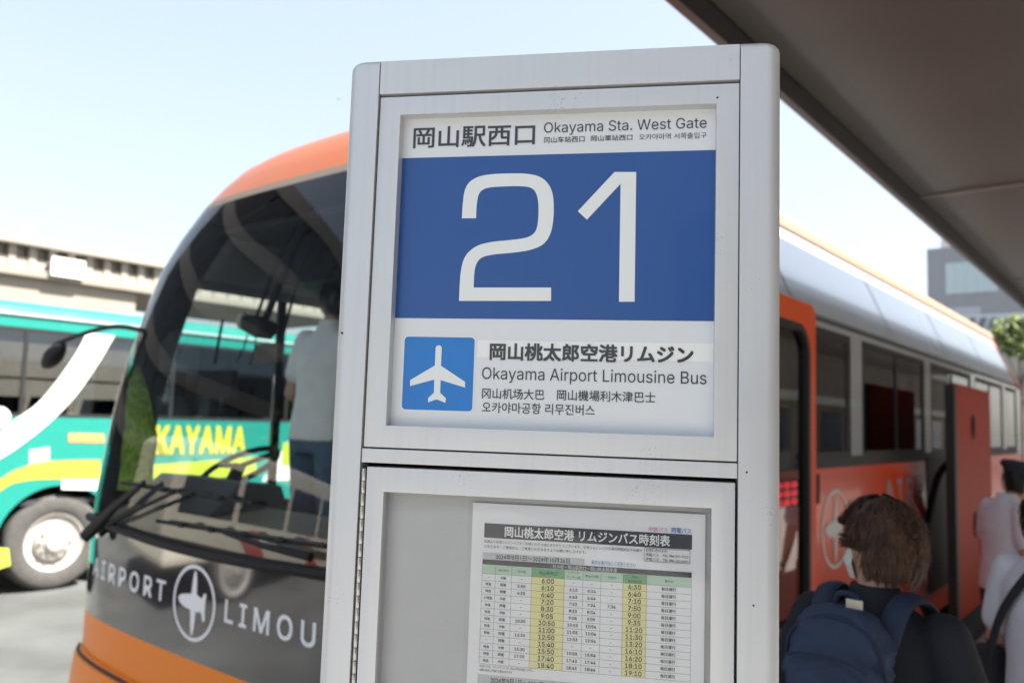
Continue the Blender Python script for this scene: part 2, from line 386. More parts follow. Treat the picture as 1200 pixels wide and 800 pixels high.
mb = MB(); mb.box(xb + 0.0008, xe - 0.0008, 0.002, 0.05, z_mid, z_db - 0.0008); mb.build('middle_rail', ALU, sg, bevel=0.0012)
z_lt = z_mid - 0.0055
x3a, z_w3 = sp(449.5, 576, yd); x3b = sp(834, 595.6, yd)[0]; z_w3 = zz(640, 585.5, yd)
zlow = 0.62
df = frame('timetable_door', xb + 0.0085, xe - 0.0032, zlow, z_lt, x3a, x3b, zlow + 0.035, z_w3, yd, 0.030, ALU, sg)
mb = MB(); mb.box(xb + 0.001, xe - 0.001, 0.002, 0.06, 0.40, zlow - 0.005); mb.build('lower_panel', ALU, sg, bevel=0.0012)
# piano hinge knuckles
z = z_lt - 0.002; hl = 0.0163
while z - hl > zlow:
    mb = MB(); mb.lathe([(0, 0), (0.0028, 0), (0.0030, 0.0004), (0.0030, hl - 0.0011), (0.0028, hl - 0.0007), (0, hl - 0.0007)], (xb + 0.0042, 0.0045, z - hl), 'z', 12)
    mb.build('hinge_knuckle', ALU2, sg, smooth=True); z -= hl
mb = MB(); mb.box(xa - 0.05, xf + 0.05, -0.12, 0.20, 0.0, 0.02); mb.build('base_plate', ALU2, sg, bevel=0.003)
# little screws
for (u, v) in ((841, 113), (875, 553), (883, 709), (400.5, 390)):
    x, z = sp(u, v, 0); MB().lathe([(0, -0.0008), (0.0011, -0.0008), (0.0015, 0.0002), (0.0015, 0.004)], (x, 0.0004 if u != 841 else yd, z), 'y', 10).build('screw', PLASTIC, sg)

# ---- upper panel with its print
yp = 0.0215
pn = MB(); pn.box(xc - 0.004, xd + 0.004, yp, yp + 0.004, z_w2 - 0.004, z_w1 + 0.004); panel = pn.build('number_panel', PANEL, sg)
def P(u, v): return sp(u, v, yp)
y1, y2, y3, y4 = yp - 0.0004, yp - 0.0008, yp - 0.0012, yp - 0.0016
zb1 = P(655, 180.8)[1]; zb2 = P(650, 374.4)[1]
MB().face(flat([(xc - 0.003, zb2), (xd + 0.003, zb2), (xd + 0.003, zb1), (xc - 0.003, zb1)], y1)).build('blue_field', BLUE, panel)
k = 260 / 1095.0
def Z2(p): return P(520 + p[0] * k, 180 + p[1] * k)
two = [(76, 727), (530, 727), (530, 661), (148, 661)] + [tuple(p) for p in smooth_path([(150, 610), (158, 555), (185, 516), (245, 499), (345, 489), (430, 475), (492, 447), (527, 395), (541, 325), (543, 250), (535, 190), (510, 143), (470, 114), (410, 101), (335, 99), (250, 102), (180, 113), (130, 140), (105, 182), (95, 245), (90, 320)], 5)]
two += [tuple(p) for p in smooth_path([(160, 320), (164, 250), (173, 205), (192, 181), (230, 168), (310, 163), (395, 163), (437, 174), (459, 203), (468, 255), (467, 320), (459, 370), (441, 398), (405, 416), (330, 427), (235, 437), (168, 455), (122, 488), (97, 530), (84, 590), (79, 655)], 5)]
one = [(843, 92), (950, 92), (942, 731), (865, 731), (873, 150), (707, 327), (662, 285)]
MB().face(flat([Z2(p) for p in two], y2)).build('numeral', WHITE_PRINT, panel)
MB().face(flat([Z2(p) for p in one], y2)).build('numeral', WHITE_PRINT, panel)
def line(mb, s, xl, yt, yb, xr, ym=None, kind='cjk', bold=0.0, caps=False, y=None, plane=P):
    x0, z1 = plane(xl, yt); _, z0 = plane(xl, yb); x1, _ = plane(xr, ym if ym else (yt + yb) / 2)
    put_text(mb, s, x0, x1, z0, z1, y if y is not None else y2, kind, bold, caps)
mb = MB()
line(mb, '岡山駅西口', 485.5, 150, 174, 626.5, bold=0.013)
line(mb, 'Okayama Sta. West Gate', 637.8, 144.2, 156, 828, kind='sans', caps=True)
line(mb, '冈山车站西口', 637.8, 161, 168, 685, bold=0.004)
line(mb, '岡山車站西口', 692.5, 159.3, 166, 741, bold=0.004)
line(mb, '오카야마역 서쪽출입구', 749, 157.5, 164.5, 828, bold=0.0)
line(mb, 'Okayama Airport Limousine Bus', 565.3, 430.2, 443.8, 828, kind='sans', caps=True)
line(mb, '冈山机场大巴', 565.3, 454.6, 466.5, 638, bold=0.006)
line(mb, '岡山機場利木津巴士', 653, 456.5, 468.8, 768, bold=0.006)
line(mb, '오카야마공항 리무진버스', 565.3, 470.6, 483, 697, bold=0.004)
tag(mb.build('lettering', INK, panel), kind='stuff')
a0, a1 = P(560, 398.3), P(836, 425.3)
MB().face(flat([(a0[0], a1[1] + 0.0015), (a1[0], a1[1] + 0.0015), (a1[0], a0[1]), (a0[0], a0[1])], y1)).build('sticker', STICKER, panel)
mb = MB(); line(mb, '岡山桃太郎空港リムジン', 575, 402, 421.3, 812, bold=0.028, y=y3); mb.build('sticker_lettering', INK, panel)
k8 = 120 / 873.0
def Z8(p): return P(460 + p[0] * k8, 380 + p[1] * k8)
c4 = [Z8(p) for p in ((105, 105), (700, 112), (682, 742), (80, 722))]
def rounded_rect(x0, x1, z0, z1, r, n=6):
    out = []
    for cx, cz, a in ((x1 - r, z1 - r, 0), (x0 + r, z1 - r, 90), (x0 + r, z0 + r, 180), (x1 - r, z0 + r, 270)):
        out += [(cx + r * math.cos(R(a + 90 * i / n)), cz + r * math.sin(R(a + 90 * i / n))) for i in range(n + 1)]
    return out
rx0 = (c4[0][0] + c4[3][0]) / 2; rx1 = (c4[1][0] + c4[2][0]) / 2; rz1 = (c4[0][1] + c4[1][1]) / 2; rz0 = (c4[2][1] + c4[3][1]) / 2
MB().face(flat(rounded_rect(rx0 - 0.0016, rx1 + 0.0016, rz0 - 0.0016, rz1 + 0.0016, 0.0062), y1)).build('pictogram_border', STICKER, panel)
MB().face(flat(rounded_rect(rx0, rx1, rz0, rz1, 0.005), y2)).build('pictogram_field', SKYBLUE, panel)
pl = [(370, 200), (363, 350), (152, 475), (152, 525), (358, 470), (355, 582), (305, 628), (305, 664), (378, 638), (452, 668), (457, 630), (408, 582), (412, 475), (620, 538), (620, 490), (415, 352), (422, 200), (417, 188), (406, 180), (392, 178), (380, 183), (373, 191)]
MB().face(flat([Z8(p) for p in pl], y3)).build('pictogram_aeroplane', WHITE_PRINT, panel)

# ---- timetable case: back panel, paper in a sleeve, pane
yb_ = 0.028; ypp = 0.0235
MB().box(x3a - 0.004, x3b + 0.003, yb_, yb_ + 0.004, zlow + 0.03, z_w3 + 0.003).build('case_back', mat('case_back_grey', (0.50, 0.51, 0.52), 0.5, var=0.05, vscale=6), df)
MB().box(x3a - 0.003, x3b + 0.003, 0.012, 0.0145, zlow + 0.03, z_w3 + 0.003).build('pane', ACRYL, df)
tt = tag(empty('timetable_paper', S0 + SX * 0.105 + SY * ypp + Vector((0, 0, 1.35)), math.atan2(SX.y, SX.x)), 'white printed bus timetable in clear sleeve inside the sign case', 'timetable')
def Q(u, v):
    x, z = sp(u, v, ypp); return x - 0.105, z - 1.35
px0 = Q(552.5, 640)[0]; px1 = Q(826.5, 640)[0]; pz1 = Q(690, 595.5)[1]; pz0 = pz1 - (px1 - px0) * 1.414
MB().box(px0, px1, 0, 0.0004, pz0, pz1).build('sheet', PAPER, tt)
MB().box(px0 - 0.005, px1 + 0.004, -0.0035, -0.0031, pz0 - 0.006, pz1 + 0.007).build('sleeve', SLEEVE, tt)
e1, e2, e3 = -0.0005, -0.0010, -0.0015
DARK = mat('print_navy_band', (0.035, 0.042, 0.055), 0.5)
PG = mat('print_pale_green', (0.47, 0.66, 0.52), 0.6); MG = mat('print_green', (0.16, 0.42, 0.20), 0.6); PY = mat('print_pale_yellow', (0.80, 0.76, 0.36), 0.6)
PGREY = mat('print_pale_grey', (0.55, 0.56, 0.6), 0.6)
tl = Q(568, 612.5)[0]; tr = Q(811, 633)[0]
def zq(u, v): return Q(u, v)[1]
def band(name, x0, x1, z0, z1, m, y=e1): return MB().face(flat([(x0, z0), (x1, z0), (x1, z1), (x0, z1)], y)).build(name, m, tt)
band('title_band', tl, tr, zq(568, 629.3), zq(568, 612.5), DARK)
mb = MB(); x0 = Q(592, 620)[0]; x1 = Q(785, 630)[0]; put_text(mb, '岡山桃太郎空港 リムジンバス時刻表', x0, x1, zq(568, 627), zq(568, 614.8), e2, bold=0.02); mb.build('title_lettering', PAPER, tt)
mb = MB(); put_text(mb, '中鉄バス', Q(760, 618)[0], Q(782.5, 618)[0], zq(770, 622.8), zq(770, 617.2), e2, bold=0.01); mb.build('company_lettering', mat('print_pink', (0.70, 0.32, 0.50), 0.6), tt)
mb = MB(); put_text(mb, '岡電バス', Q(787, 618)[0], Q(810, 618)[0], zq(798, 624.2), zq(798, 618.4), e2, bold=0.012)
put_text(mb, '青字は運行日にご注意ください', Q(693, 659)[0], Q(745, 659)[0], zq(719, 662.5), zq(719, 657.5), e2); bl_ = mb.build('blue_lettering', mat('print_mid_blue', (0.08, 0.20, 0.50), 0.6), tt); bl_['kind'] = 'stuff'
zt = zq(566, 661.2)                            # header top (left end)
zdate1, zdate0 = zq(566, 647.5), zq(566, 654)
band('date_band', tl - 0.001, Q(685, 655)[0], zdate0 - 0.0004, zdate1 + 0.0008, PGREY)
band('route_band', tl - 0.001, tr, zq(566, 660.6), zq(566, 654.6), DARK)
ink = MB()
put_text(ink, '日頃より空港リムジンバスをご利用いただき誠にありがとうございます。空港リムジンバスの運行時刻が以下の通り', Q(568, 634)[0], Q(752, 640)[0], zq(568, 635.4), zq(568, 631.8), e2)
put_text(ink, 'となります。ご確認の上、ご乗車いただきますようお願い申し上げます。', Q(568, 640)[0], Q(687, 645)[0], zq(568, 641.2), zq(568, 637.6), e2)
put_text(ink, '2024年9月1日～2024年10月26日', Q(581, 651)[0], Q(668, 655)[0], zdate0 + 0.0006, zdate1, e2, bold=0.006)
bx0, bx1 = Q(755, 648)[0], Q(808.5, 650)[0]; bz1, bz0 = zq(755, 641.3), zq(755, 656.8)
for i, tline in enumerate(('お問い合わせ先', '岡電バス　TEL 086-223-7222', '中鉄バス　TEL 086-222-6601')):
    zc = bz1 - (i + 0.5) * (bz1 - bz0) / 3; put_text(ink, tline, bx0 + 0.002, bx0 + (0.028 if i == 0 else bx1 - bx0 - 0.002), zc - 0.0019, zc + 0.0019, e2)
def rule(mb, x0, x1, z0, z1): mb.face(flat([(x0, z0), (x1, z0), (x1, z1), (x0, z1)], e2))
th = 0.00022
for zc in (bz0, bz1): rule(ink, bx0, bx1, zc - th, zc + th)
for xq in (bx0, bx1): rule(ink, xq - th, xq + th, bz0, bz1)
mb = MB(); put_text(mb, '杜の街－岡山駅西口－岡山桃太郎空港', Q(648, 662)[0], Q(723, 664)[0], zq(566, 659.9), zq(566, 655.3), e2); mb.build('route_lettering', PAPER, tt)
cols = [Q(u, 666)[0] for u in (565.5, 580.8, 600, 623.5, 661.7, 683.5, 704.5, 730.5, 758, 810.3)]
zh0 = zt - (zq(642, 666.3) - zq(642, 676.4)); rh = (zq(642, 681) - zq(637, 779.7)) / 12
for i, (a, b) in enumerate(zip(cols[:-1], cols[1:])):
    band('header_cell', a, b, zh0, zt, MG if i in (3, 7) else PG)
zb_ = zh0 - 13 * rh
for i in (3, 7): band('highlight_column', cols[i], cols[i + 1], zb_, zh0, PY)
for i in range(14): rule(ink, cols[0], cols[-1], zh0 - i * rh - th * 0.6, zh0 - i * rh + th * 0.6)
for xq in cols: rule(ink, xq - th * 0.6, xq + th * 0.6, zb_, zt)
heads = ['', '運行会社', '杜の街', '岡山駅西口', 'リサーチ|センター前', '岡山大学筋', '半田口', '岡山|桃太郎空港', '運行日']
for i, h in enumerate(heads):
    if not h: continue
    ls = h.split('|'); hh = (zt - zh0)
    for j, t_ in enumerate(ls):
        zc = zt - hh * (j + 0.5) / len(ls); ch = 0.0021 if i in (3, 7) and len(ls) == 1 else 0.0016
        w_ = min((cols[i + 1] - cols[i]) * 0.86, len(t_) * ch * 2.1); xm = (cols[i] + cols[i + 1]) / 2
        put_text(ink, t_, xm - w_ / 2, xm + w_ / 2, zc - ch, zc + ch, e2)
dep = '6:00 6:10 6:40 7:20 8:30 9:05 10:50 11:00 12:50 15:40 15:50 17:40 18:40'.split()
arr = '6:30 6:40 7:10 7:50 9:00 9:35 11:20 11:30 13:20 16:10 16:20 18:10 19:10'.split()
def plus(t, m):
    h, q = map(int, t.split(':')); q += m; return '%d:%02d' % (h + q // 60, q % 60)
c0 = ['-', '特急', '特急', '小特急', '特急', '特急', '特急', '特急', '特急', '-', '特急', '特急', '特急']
c1 = ['中鉄', '岡電', '岡電', '中鉄', '岡電', '中鉄', '岡電', '中鉄', '岡電', '岡電', '中鉄', '岡電', '中鉄']
c2 = ['-', '5:55', '6:25', '-', '-', '-', '10:30', '-', '12:30', '-', '15:30', '17:20', '-']
for r_ in range(13):
    vals = [c0[r_], c1[r_], c2[r_], dep[r_], '-' if r_ in (0, 9) else plus(dep[r_], 3), '-' if r_ in (0, 9) else plus(dep[r_], 4), '7:34' if r_ == 3 else '-', arr[r_], '毎日運行']
    zc = zh0 - (r_ + 0.5) * rh
    for i, t_ in enumerate(vals):
        big = i in (3, 7); ch = 0.0028 if big else (0.0018 if i != 8 else 0.0021); xm = (cols[i] + cols[i + 1]) / 2
        if t_ == '-': rule(ink, xm - 0.0012, xm + 0.0012, zc - th, zc + th); continue
        put_text(ink, t_, xm - 0.01, xm + 0.01, zc - ch, zc + ch, e2, kind='sans' if ':' in t_ else 'cjk', keep=True, bold=0.012)
put_text(ink, '特急のバスは、リサーチセンター前、岡山大学筋を経由しません。', tl, Q(625, 783)[0], zb_ - 0.0042, zb_ - 0.0012, e2)
put_text(ink, '※路線は通常より混雑する場合があります', tl, Q(600, 786)[0], zb_ - 0.0090, zb_ - 0.0058, e2)
zd = zq(575, 791)
band('date_band', tl - 0.002, Q(680, 795)[0], zd - 0.0100, zd + 0.0005, PGREY)
put_text(ink, '2024年9月1日～2024年10月26日', Q(575, 792)[0], Q(663, 797)[0], zd - 0.0090, zd - 0.0012, e2, bold=0.006)
band('route_band', tl - 0.002, tr, zd - 0.0175, zd - 0.0105, DARK)
for i, (a, b) in enumerate(zip(cols[:-1], cols[1:])):
    band('header_cell', a, b, zd - 0.030, zd - 0.018, MG if i in (3, 7) else PG)
for i in (3, 7): band('highlight_column', cols[i], cols[i + 1], zd - 0.030 - 13 * rh, zd - 0.030, PY)
for i in range(14): rule(ink, cols[0], cols[-1], zd - 0.030 - i * rh - th * 0.6, zd - 0.030 - i * rh + th * 0.6)
tag(ink.build('printed_text', mat('print_ink', (0.025, 0.028, 0.035), 0.6), tt), kind='stuff')

# ================================================================== ORANGE AIRPORT BUS
WB, LB, S_F, N_F = 2.45, 12.5, 1.78, 1.80
bus = tag(empty('airport_bus', W(S_F, N_F, 0), BANG), 'orange airport limousine coach with dark wide windscreen behind the sign', 'bus')
PZ = [(0.28, -0.03), (0.45, -0.06), (0.65, -0.05), (0.78, -0.035), (0.80, 0.0), (0.9, 0.0), (1.40, 0.0), (1.55, 0.012), (1.77, 0.04), (2.06, 0.085), (2.33, 0.15), (2.6, 0.235), (2.84, 0.32), (2.98, 0.385), (3.02, 0.405), (3.12, 0.47), (3.22, 0.55), (3.30, 0.65), (3.37, 0.79), (3.43, 1.0), (3.48, 1.3), (3.52, 1.8), (3.54, 2.4)]
INS = [(0.28, 0.02), (0.5, 0.0), (2.68, 0.0), (2.98, 0.132), (3.36, 0.30), (3.41, 0.31), (3.45, 0.36), (3.49, 0.5), (3.52, 0.8), (3.54, 1.2)]
def lerp(tab, z):
    if z <= tab[0][0]: return tab[0][1]
    for (a, b), (c, d) in zip(tab[:-1], tab[1:]):
        if z <= c: return b + (d - b) * (z - a) / (c - a)
    return tab[-1][1]
def bow(t):
    t = min(1.0, abs(t)); return 0.25 * (1 - (1 - t ** 3.5) ** (1 / 3.5)) + 0.02 * t * t
def front_a(b, z): return lerp(PZ, z) + bow((b - WB / 2) / (WB / 2 - lerp(INS, z)))
def fpix(u, v, off=0.0):                        # pixel on the curved front -> (b, z)
    a = 0.0
    for _ in range(25):
        p = on_plane(u, v, DB, S_F + a - off); b = p.dot(NB) - N_F
        a = a * 0.4 + 0.6 * front_a(min(max(b, 0.0), WB), p.z)
    return b, p.z
def fpt(b, z, off=0.0):
    e = 1e-3; a = front_a(b, z); ab = (front_a(b + e, z) - front_a(b - e, z)) / (2 * e); az = (front_a(b, z + e) - front_a(b, z - e)) / (2 * e)
    nn = Vector((-1, ab, az)).normalized(); return Vector((a, b, z)) + nn * off
NF = 44
THS = [-90 + 180 * i / NF for i in range(NF + 1)]
SIDE = [0.42, 0.75, 1.2, 1.75, 2.07, 2.3, 2.85, 3.2, 4.27, 4.54, 6.47, 6.71, 7.9, 8.67, 8.92, 9.0, 10.85, 11.05, 12.05]
ZR = [0.28, 0.45, 0.62, 0.78, 0.80, 0.90, 0.98, 1.08, 1.20, 1.32, 1.385, 1.425, 1.55, 1.70, 1.775, 2.0, 2.25, 2.45, 2.62, 2.68, 2.84, 2.98, 3.02, 3.12, 3.22, 3.30, 3.36, 3.41, 3.43, 3.45, 3.47, 3.49, 3.505, 3.52, 3.54]
def ring(z):
    ins = lerp(INS, z); pf = lerp(PZ, z); L = LB - (0 if z < 2.6 else 0.24 * (z - 2.6) / 0.7 if z < 3.36 else 0.26 + ins - 0.30)
    a0 = pf + bow(1); hb = WB / 2 - ins
    def sa(x): return x if x >= 3.2 else a0 + (x - 0.30) / 2.9 * (3.2 - a0) if a0 < 3.1 else max(x, a0 + x * 0.01)
    near = [(min(sa(x), L - 0.02), ins) for x in reversed(SIDE)]
    front = [(pf + bow(math.sin(R(t))), WB / 2 + hb * math.sin(R(t))) for t in THS]
    far = [(min(sa(x), L - 0.02), WB - ins) for x in SIDE]
    r = 0.1
    rear = [(L - 0.06, WB - ins), (L, WB - ins - 0.08 if hb > 0.2 else WB - ins), (L, ins + 0.08 if hb > 0.2 else ins), (L - 0.06, ins)]
    return [(p[0], p[1], z) for p in near + front + far + rear]
NS = len(SIDE)
RG = [ring(z) for z in ZR]; KK = len(RG[0])
zone = {}
def put(part, q): zone.setdefault(part, MB()).face(q)
def colname(j):                                 # which segment between column j and j+1
    if j < NS - 1: return 'near', SIDE[NS - 2 - j], SIDE[NS - 1 - j]
    if j < NS: return 'nearcorner', 0, 0
    if j < NS + NF: return 'front', THS[j - NS], THS[j - NS + 1]
    if j < NS + NF + 1: return 'farcorner', 0, 0
    if j < NS + NF + NS: i = j - NS - NF - 1; return 'far', SIDE[i], SIDE[i + 1]
    return 'rear', 0, 0
WINS = [(2.3, 4.27), (4.54, 6.47), (6.71, 8.67), (8.92, 10.85), (11.05, 12.05)]
FWINS = [(0.42, 1.2), (1.2, 2.07)] + WINS
for i in range(len(ZR) - 1):
    z0, z1 = ZR[i], ZR[i + 1]; zm = (z0 + z1) / 2
    for j in range(KK):
        k2 = (j + 1) % KK
        q = [RG[i][j], RG[i][k2], RG[i + 1][k2], RG[i + 1][j]]
        side, c0_, c1_ = colname(j)
        if side == 'front':
            th_ = abs((c0_ + c1_) / 2)
            if zm < 0.62: put('bumper', q)
            elif zm < 0.98: put('front_mask', q)
            elif zm < 1.385: put('front_panel' if th_ < 78 else 'front_mask', q)
            elif zm < 1.425: put('windscreen_trim', q)
            elif zm < 2.98:
                put('windscreen' if th_ < 79 else 'windscreen_trim', q)
            elif zm < 3.02: put('brow_trim', q)
            else: put('roof', q)
            continue
        if side in ('nearcorner', 'farcorner'):
            put('roof' if zm > 2.98 else 'windscreen_trim' if zm > 1.385 else 'body', q); continue
        if side in ('near', 'far'):
            m_ = (c0_ + c1_) / 2
            if zm < 0.98 and (1.75 < m_ < 2.85 or 7.9 < m_ < 9.0): continue          # wheel arches
            if side == 'near' and 0.42 < m_ < 1.2 and 0.45 < zm < 2.62: continue      # front doorway
            if 1.775 < zm < 2.62 and any(a <= m_ <= b for a, b in (WINS if side == 'near' else FWINS)): continue
            if side == 'far' and 1.425 < zm < 2.62 and m_ < 2.07: continue
            if zm < 1.70: put('body', q)
            elif zm < 1.775: put('sill_trim', q)
            elif zm < 2.68: put('upper_side', q)
            elif zm < 3.36 and (m_ > 1.75 or zm < 2.98): put('cornice', q)
            else: put('roof', q)
            continue
        put('body' if zm < 1.7 or zm > 2.62 else 'rear_window', q)
top = RG[-1]; fl = MB().face(top)
zone['roof'].v, zone['roof'].f = zone['roof'].v + fl.v, zone['roof'].f + [tuple(k + len(zone['roof'].v) for k in fl.f[0])]
ROOFP = mat('roof_orange_paint', (0.36, 0.085, 0.008), 0.35, coat=0.15)
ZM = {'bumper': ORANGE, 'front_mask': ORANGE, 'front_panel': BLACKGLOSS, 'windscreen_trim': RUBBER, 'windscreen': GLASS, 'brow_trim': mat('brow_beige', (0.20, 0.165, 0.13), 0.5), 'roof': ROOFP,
      'body': ORANGE, 'sill_trim': RUBBER, 'upper_side': SILVER, 'cornice': CORNICE, 'rear_window': SIDEGLASS}
parts = {}
for nme, mbz in zone.items():
    parts[nme] = mbz.build(nme, ZM[nme], bus, smooth=True)
# smoother windscreen shading comes from its own curvature; side windows, each its own pane in a black frame
def side_window(a0, a1, z0, z1, b, name='side_window'):
    s_ = 1 if b < 1 else -1
    f = MB()
    for (p, q2, r2, t2) in ((a0, a0 + 0.06, z0, z1), (a1 - 0.075, a1, z0, z1), (a0 + 0.06, a1 - 0.075, z1 - 0.05, z1), (a0 + 0.06, a1 - 0.075, z0, z0 + 0.03)):
        f.box(p, q2, b + s_ * 0.004, b + s_ * 0.03, r2, t2)
    o = f.build(name, RUBBER, bus)
    MB().box(a0 + 0.06, a1 - 0.075, b + s_ * 0.010, b + s_ * 0.014, z0 + 0.03, z1 - 0.05).build('pane', SIDEGLASS, o)
    am = (a0 + a1) / 2
    if a1 - a0 > 1.5: MB().box(am - 0.02, am + 0.02, b + s_ * 0.003, b + s_ * 0.02, z0 + 0.03, z1 - 0.05).build('divider', RUBBER, o)
    MB().box(a0 + 0.06, a1 - 0.075, b + s_ * 0.02, b + s_ * 0.03, z0 + 0.03, z0 + 0.15).build('curtain_rail', mat('grey_rail', (0.30, 0.32, 0.35), 0.4, 0.4), o)
for a, b in WINS:
    side_window(a, b, 1.775, 2.62, 0.0); side_window(a, b, 1.775, 2.62, WB)
for a, b in FWINS[:2]:
    MB().box(a, b - 0.05, WB - 0.014, WB - 0.008, 1.425, 2.62).build('driver_window', glass('driver_glass', (0.85, 0.9, 0.9), 1.5), bus)
    MB().box(b - 0.05, b, WB - 0.03, WB - 0.002, 1.425, 2.62).build('window_post', RUBBER, bus)
for a in (3.2, 5.5, 7.7, 9.9):                 # seams between the cornice panels
    mb = MB(); y_ = [(2.70, 0.008), (2.98, 0.132), (3.35, 0.295)]
    for (za, ya), (zb, yb) in zip(y_[:-1], y_[1:]): mb.face([(a, ya - 0.003, za), (a + 0.02, ya - 0.003, za), (a + 0.02, yb - 0.003, zb), (a, yb - 0.003, zb)])
    mb.build('panel_seam', mat('seam_grey', (0.2, 0.22, 0.25), 0.5), bus)
MB().box(2.2, LB - 0.1, -0.006, -0.002, 2.66, 2.675).build('drip_rail', RUBBER, bus)
# interior
ib = MB(); ib.box(0.35, LB - 0.1, 0.05, WB - 0.05, 0.86, 0.93); ib.build('cabin_floor', INTER, bus)
mb = MB(); mb.box(1.0, LB - 0.1, 0.16, WB - 0.16, 2.93, 2.95); mb.box(0.62, 1.0, 0.22, WB - 0.22, 2.90, 2.93); mb.build('headliner', mat('headliner', (0.05, 0.05, 0.055), 0.8), bus)
for b in (0.035, WB - 0.045): MB().box(2.1 if b > 1 else 1.3, LB - 0.1, b, b + 0.01, 0.93, 1.74).build('inner_wall', INTER, bus)
for b in (0.06, WB - 0.42): MB().box(1.7, LB - 0.2, b, b + 0.36, 2.50, 2.72).build('luggage_rack', mat('rack_grey', (0.05, 0.05, 0.055), 0.6), bus, bevel=0.03)
dsh = MB(); dsh.prism([(0.16, 1.20), (0.16, 1.42), (0.26, 1.47), (0.55, 1.50), (0.72, 1.44), (0.75, 1.2), (0.75, 0.93), (0.3, 0.93)], 'y', 0.75, WB - 0.12)
dsh.build('dashboard', BEIGE, bus, bevel=0.02)
mb = MB(); mb.prism([(0.24, 1.478), (0.40, 1.62), (0.62, 1.60), (0.66, 1.50)], 'y', 1.55, 2.3); mb.build('instrument_hood', mat('hood_grey', (0.10, 0.11, 0.12), 0.5), bus, bevel=0.02)
sw_ = empty('steering_wheel_pivot'); bpy.data.objects.remove(sw_)
mb = MB(); rng = []
for i in range(32):
    t = 2 * math.pi * i / 32; cx, cy = 0.20 * math.cos(t), 0.20 * math.sin(t)
    ctr = Vector((0.66 + cx * math.cos(R(28)), 1.98 + cy, 1.66 + cx * math.sin(R(28))))
    n_ = Vector((-math.sin(R(28)), 0, math.cos(R(28)))); r_ = Vector((math.cos(t) * math.cos(R(28)), math.sin(t), math.cos(t) * math.sin(R(28))))
    rng.append([ctr + (n_ * math.cos(2 * math.pi * k / 8) + r_ * math.sin(2 * math.pi * k / 8)) * 0.016 for k in range(8)])
mb.rings(rng + [rng[0]], caps=False)
for t in (90, 210, 330):
    cx, cy = 0.20 * math.cos(R(t)), 0.20 * math.sin(R(t)); mb.tube([(0.66, 1.98, 1.665), (0.66 + cx * math.cos(R(28)), 1.98 + cy, 1.66 + cx * math.sin(R(28)))], 0.014)
mb.tube([(0.66, 1.98, 1.67), (0.50, 1.98, 1.35)], 0.035); mb.build('steering_wheel', PLASTIC, bus, smooth=True)
def seat(a, b, w_=0.46):
    t = MB(); t.box(a, a + 0.45, b, b + w_, 1.28, 1.42); s_ = t.build('seat', SEATM, bus, bevel=0.05)
    MB().prism([(a + 0.40, 1.40), (a + 0.52, 1.40), (a + 0.66, 2.08), (a + 0.56, 2.10)], 'y', b + 0.01, b + w_ - 0.01).build('backrest', SEATM, s_, bevel=0.04)
seat(1.02, 1.78, 0.5)
for i in range(10):
    for b in (0.10, 0.58, 1.42, 1.89): seat(2.6 + i * 0.92, b)
MB().box(2.2, 2.24, 1.3, WB - 0.06, 0.93, 1.75).build('driver_partition', INTER, bus)
mb = MB(); mb.tube([(1.5, 1.32, 0.93), (1.5, 1.32, 2.9)], 0.018); mb.build('grab_pole', mat('steel_pole', (0.5, 0.5, 0.5), 0.25, 0.9), bus, smooth=True)
# destination box and screens hung under the roof behind the glass
MB().box(0.78, 0.98, 0.6, 1.9, 2.62, 2.88).build('destination_box', PLASTIC, bus, bevel=0.02)
mb = MB(); mb.box(0.95, 1.05, 1.0, 1.42, 2.22, 2.50); mon = mb.build('monitor', PLASTIC, bus, bevel=0.015)
MB().box(0.943, 0.948, 1.04, 1.38, 2.25, 2.47).build('screen', mat('dark_screen', (0.03, 0.04, 0.06), 0.1), mon)
mb = MB(); mb.tube([(0.70, 2.30, 2.45), (0.62, 2.22, 2.2)], 0.008); mb.box(0.60, 0.64, 2.02, 2.34, 2.02, 2.16); mb.build('inner_mirror', PLASTIC, bus)
# wipers on the glass
def wiper(name, p0, p1, arm0, r=0.008):
    (b0, z0), (b1, z1) = fpix(*p0), fpix(*p1); pts = [fpt(b0 + (b1 - b0) * i / 10, z0 + (z1 - z0) * i / 10, 0.03) for i in range(11)]
    t = MB(); t.tube(pts, r, 6); o = t.build(name, PLASTIC, bus)
    ba, za = fpix(*arm0); m_ = pts[5]; q = fpt(ba, za, 0.03)
    MB().tube([q, (Vector(q) + m_) / 2 + Vector((-0.03, 0, 0)), m_ + Vector((-0.02, 0, 0))], [0.016, 0.011, 0.008], 8).build('wiper_arm', PLASTIC, o, smooth=True)
    for i in (2, 4, 6, 8): MB().ball(tuple(pts[i] + Vector((-0.012, 0, 0.004))), (0.014, 0.03, 0.013), 8, 6).build('wiper_clip', PLASTIC, o)
wiper('wiper', (150, 566), (305, 590), (112, 626)); wiper('wiper', (192, 610), (390, 640), (372, 652))
t = MB(); (b0, z0), (b1, z1) = fpix(172, 566, 0.03), fpix(112, 622, 0.03); t.tube([fpt(b0, z0, 0.04), fpt((b0 + b1) / 2, (z0 + z1) / 2, 0.05), fpt(b1, z1, 0.05), fpt(b1 + 0.02, z1 - 0.03, 0.07)], [0.012, 0.022, 0.034, 0.03], 8, sx=0.7); t.build('wiper_arm', PLASTIC, bus, smooth=True)
t = MB(); t.tube([fpt(WB * (0.06 + 0.88 * i / 24), 1.405 + 0.012 * math.cos(i / 24 * math.pi * 2), 0.016) for i in range(25)], 0.02, 8); t.build('cowl_trim', PLASTIC, bus, smooth=True)
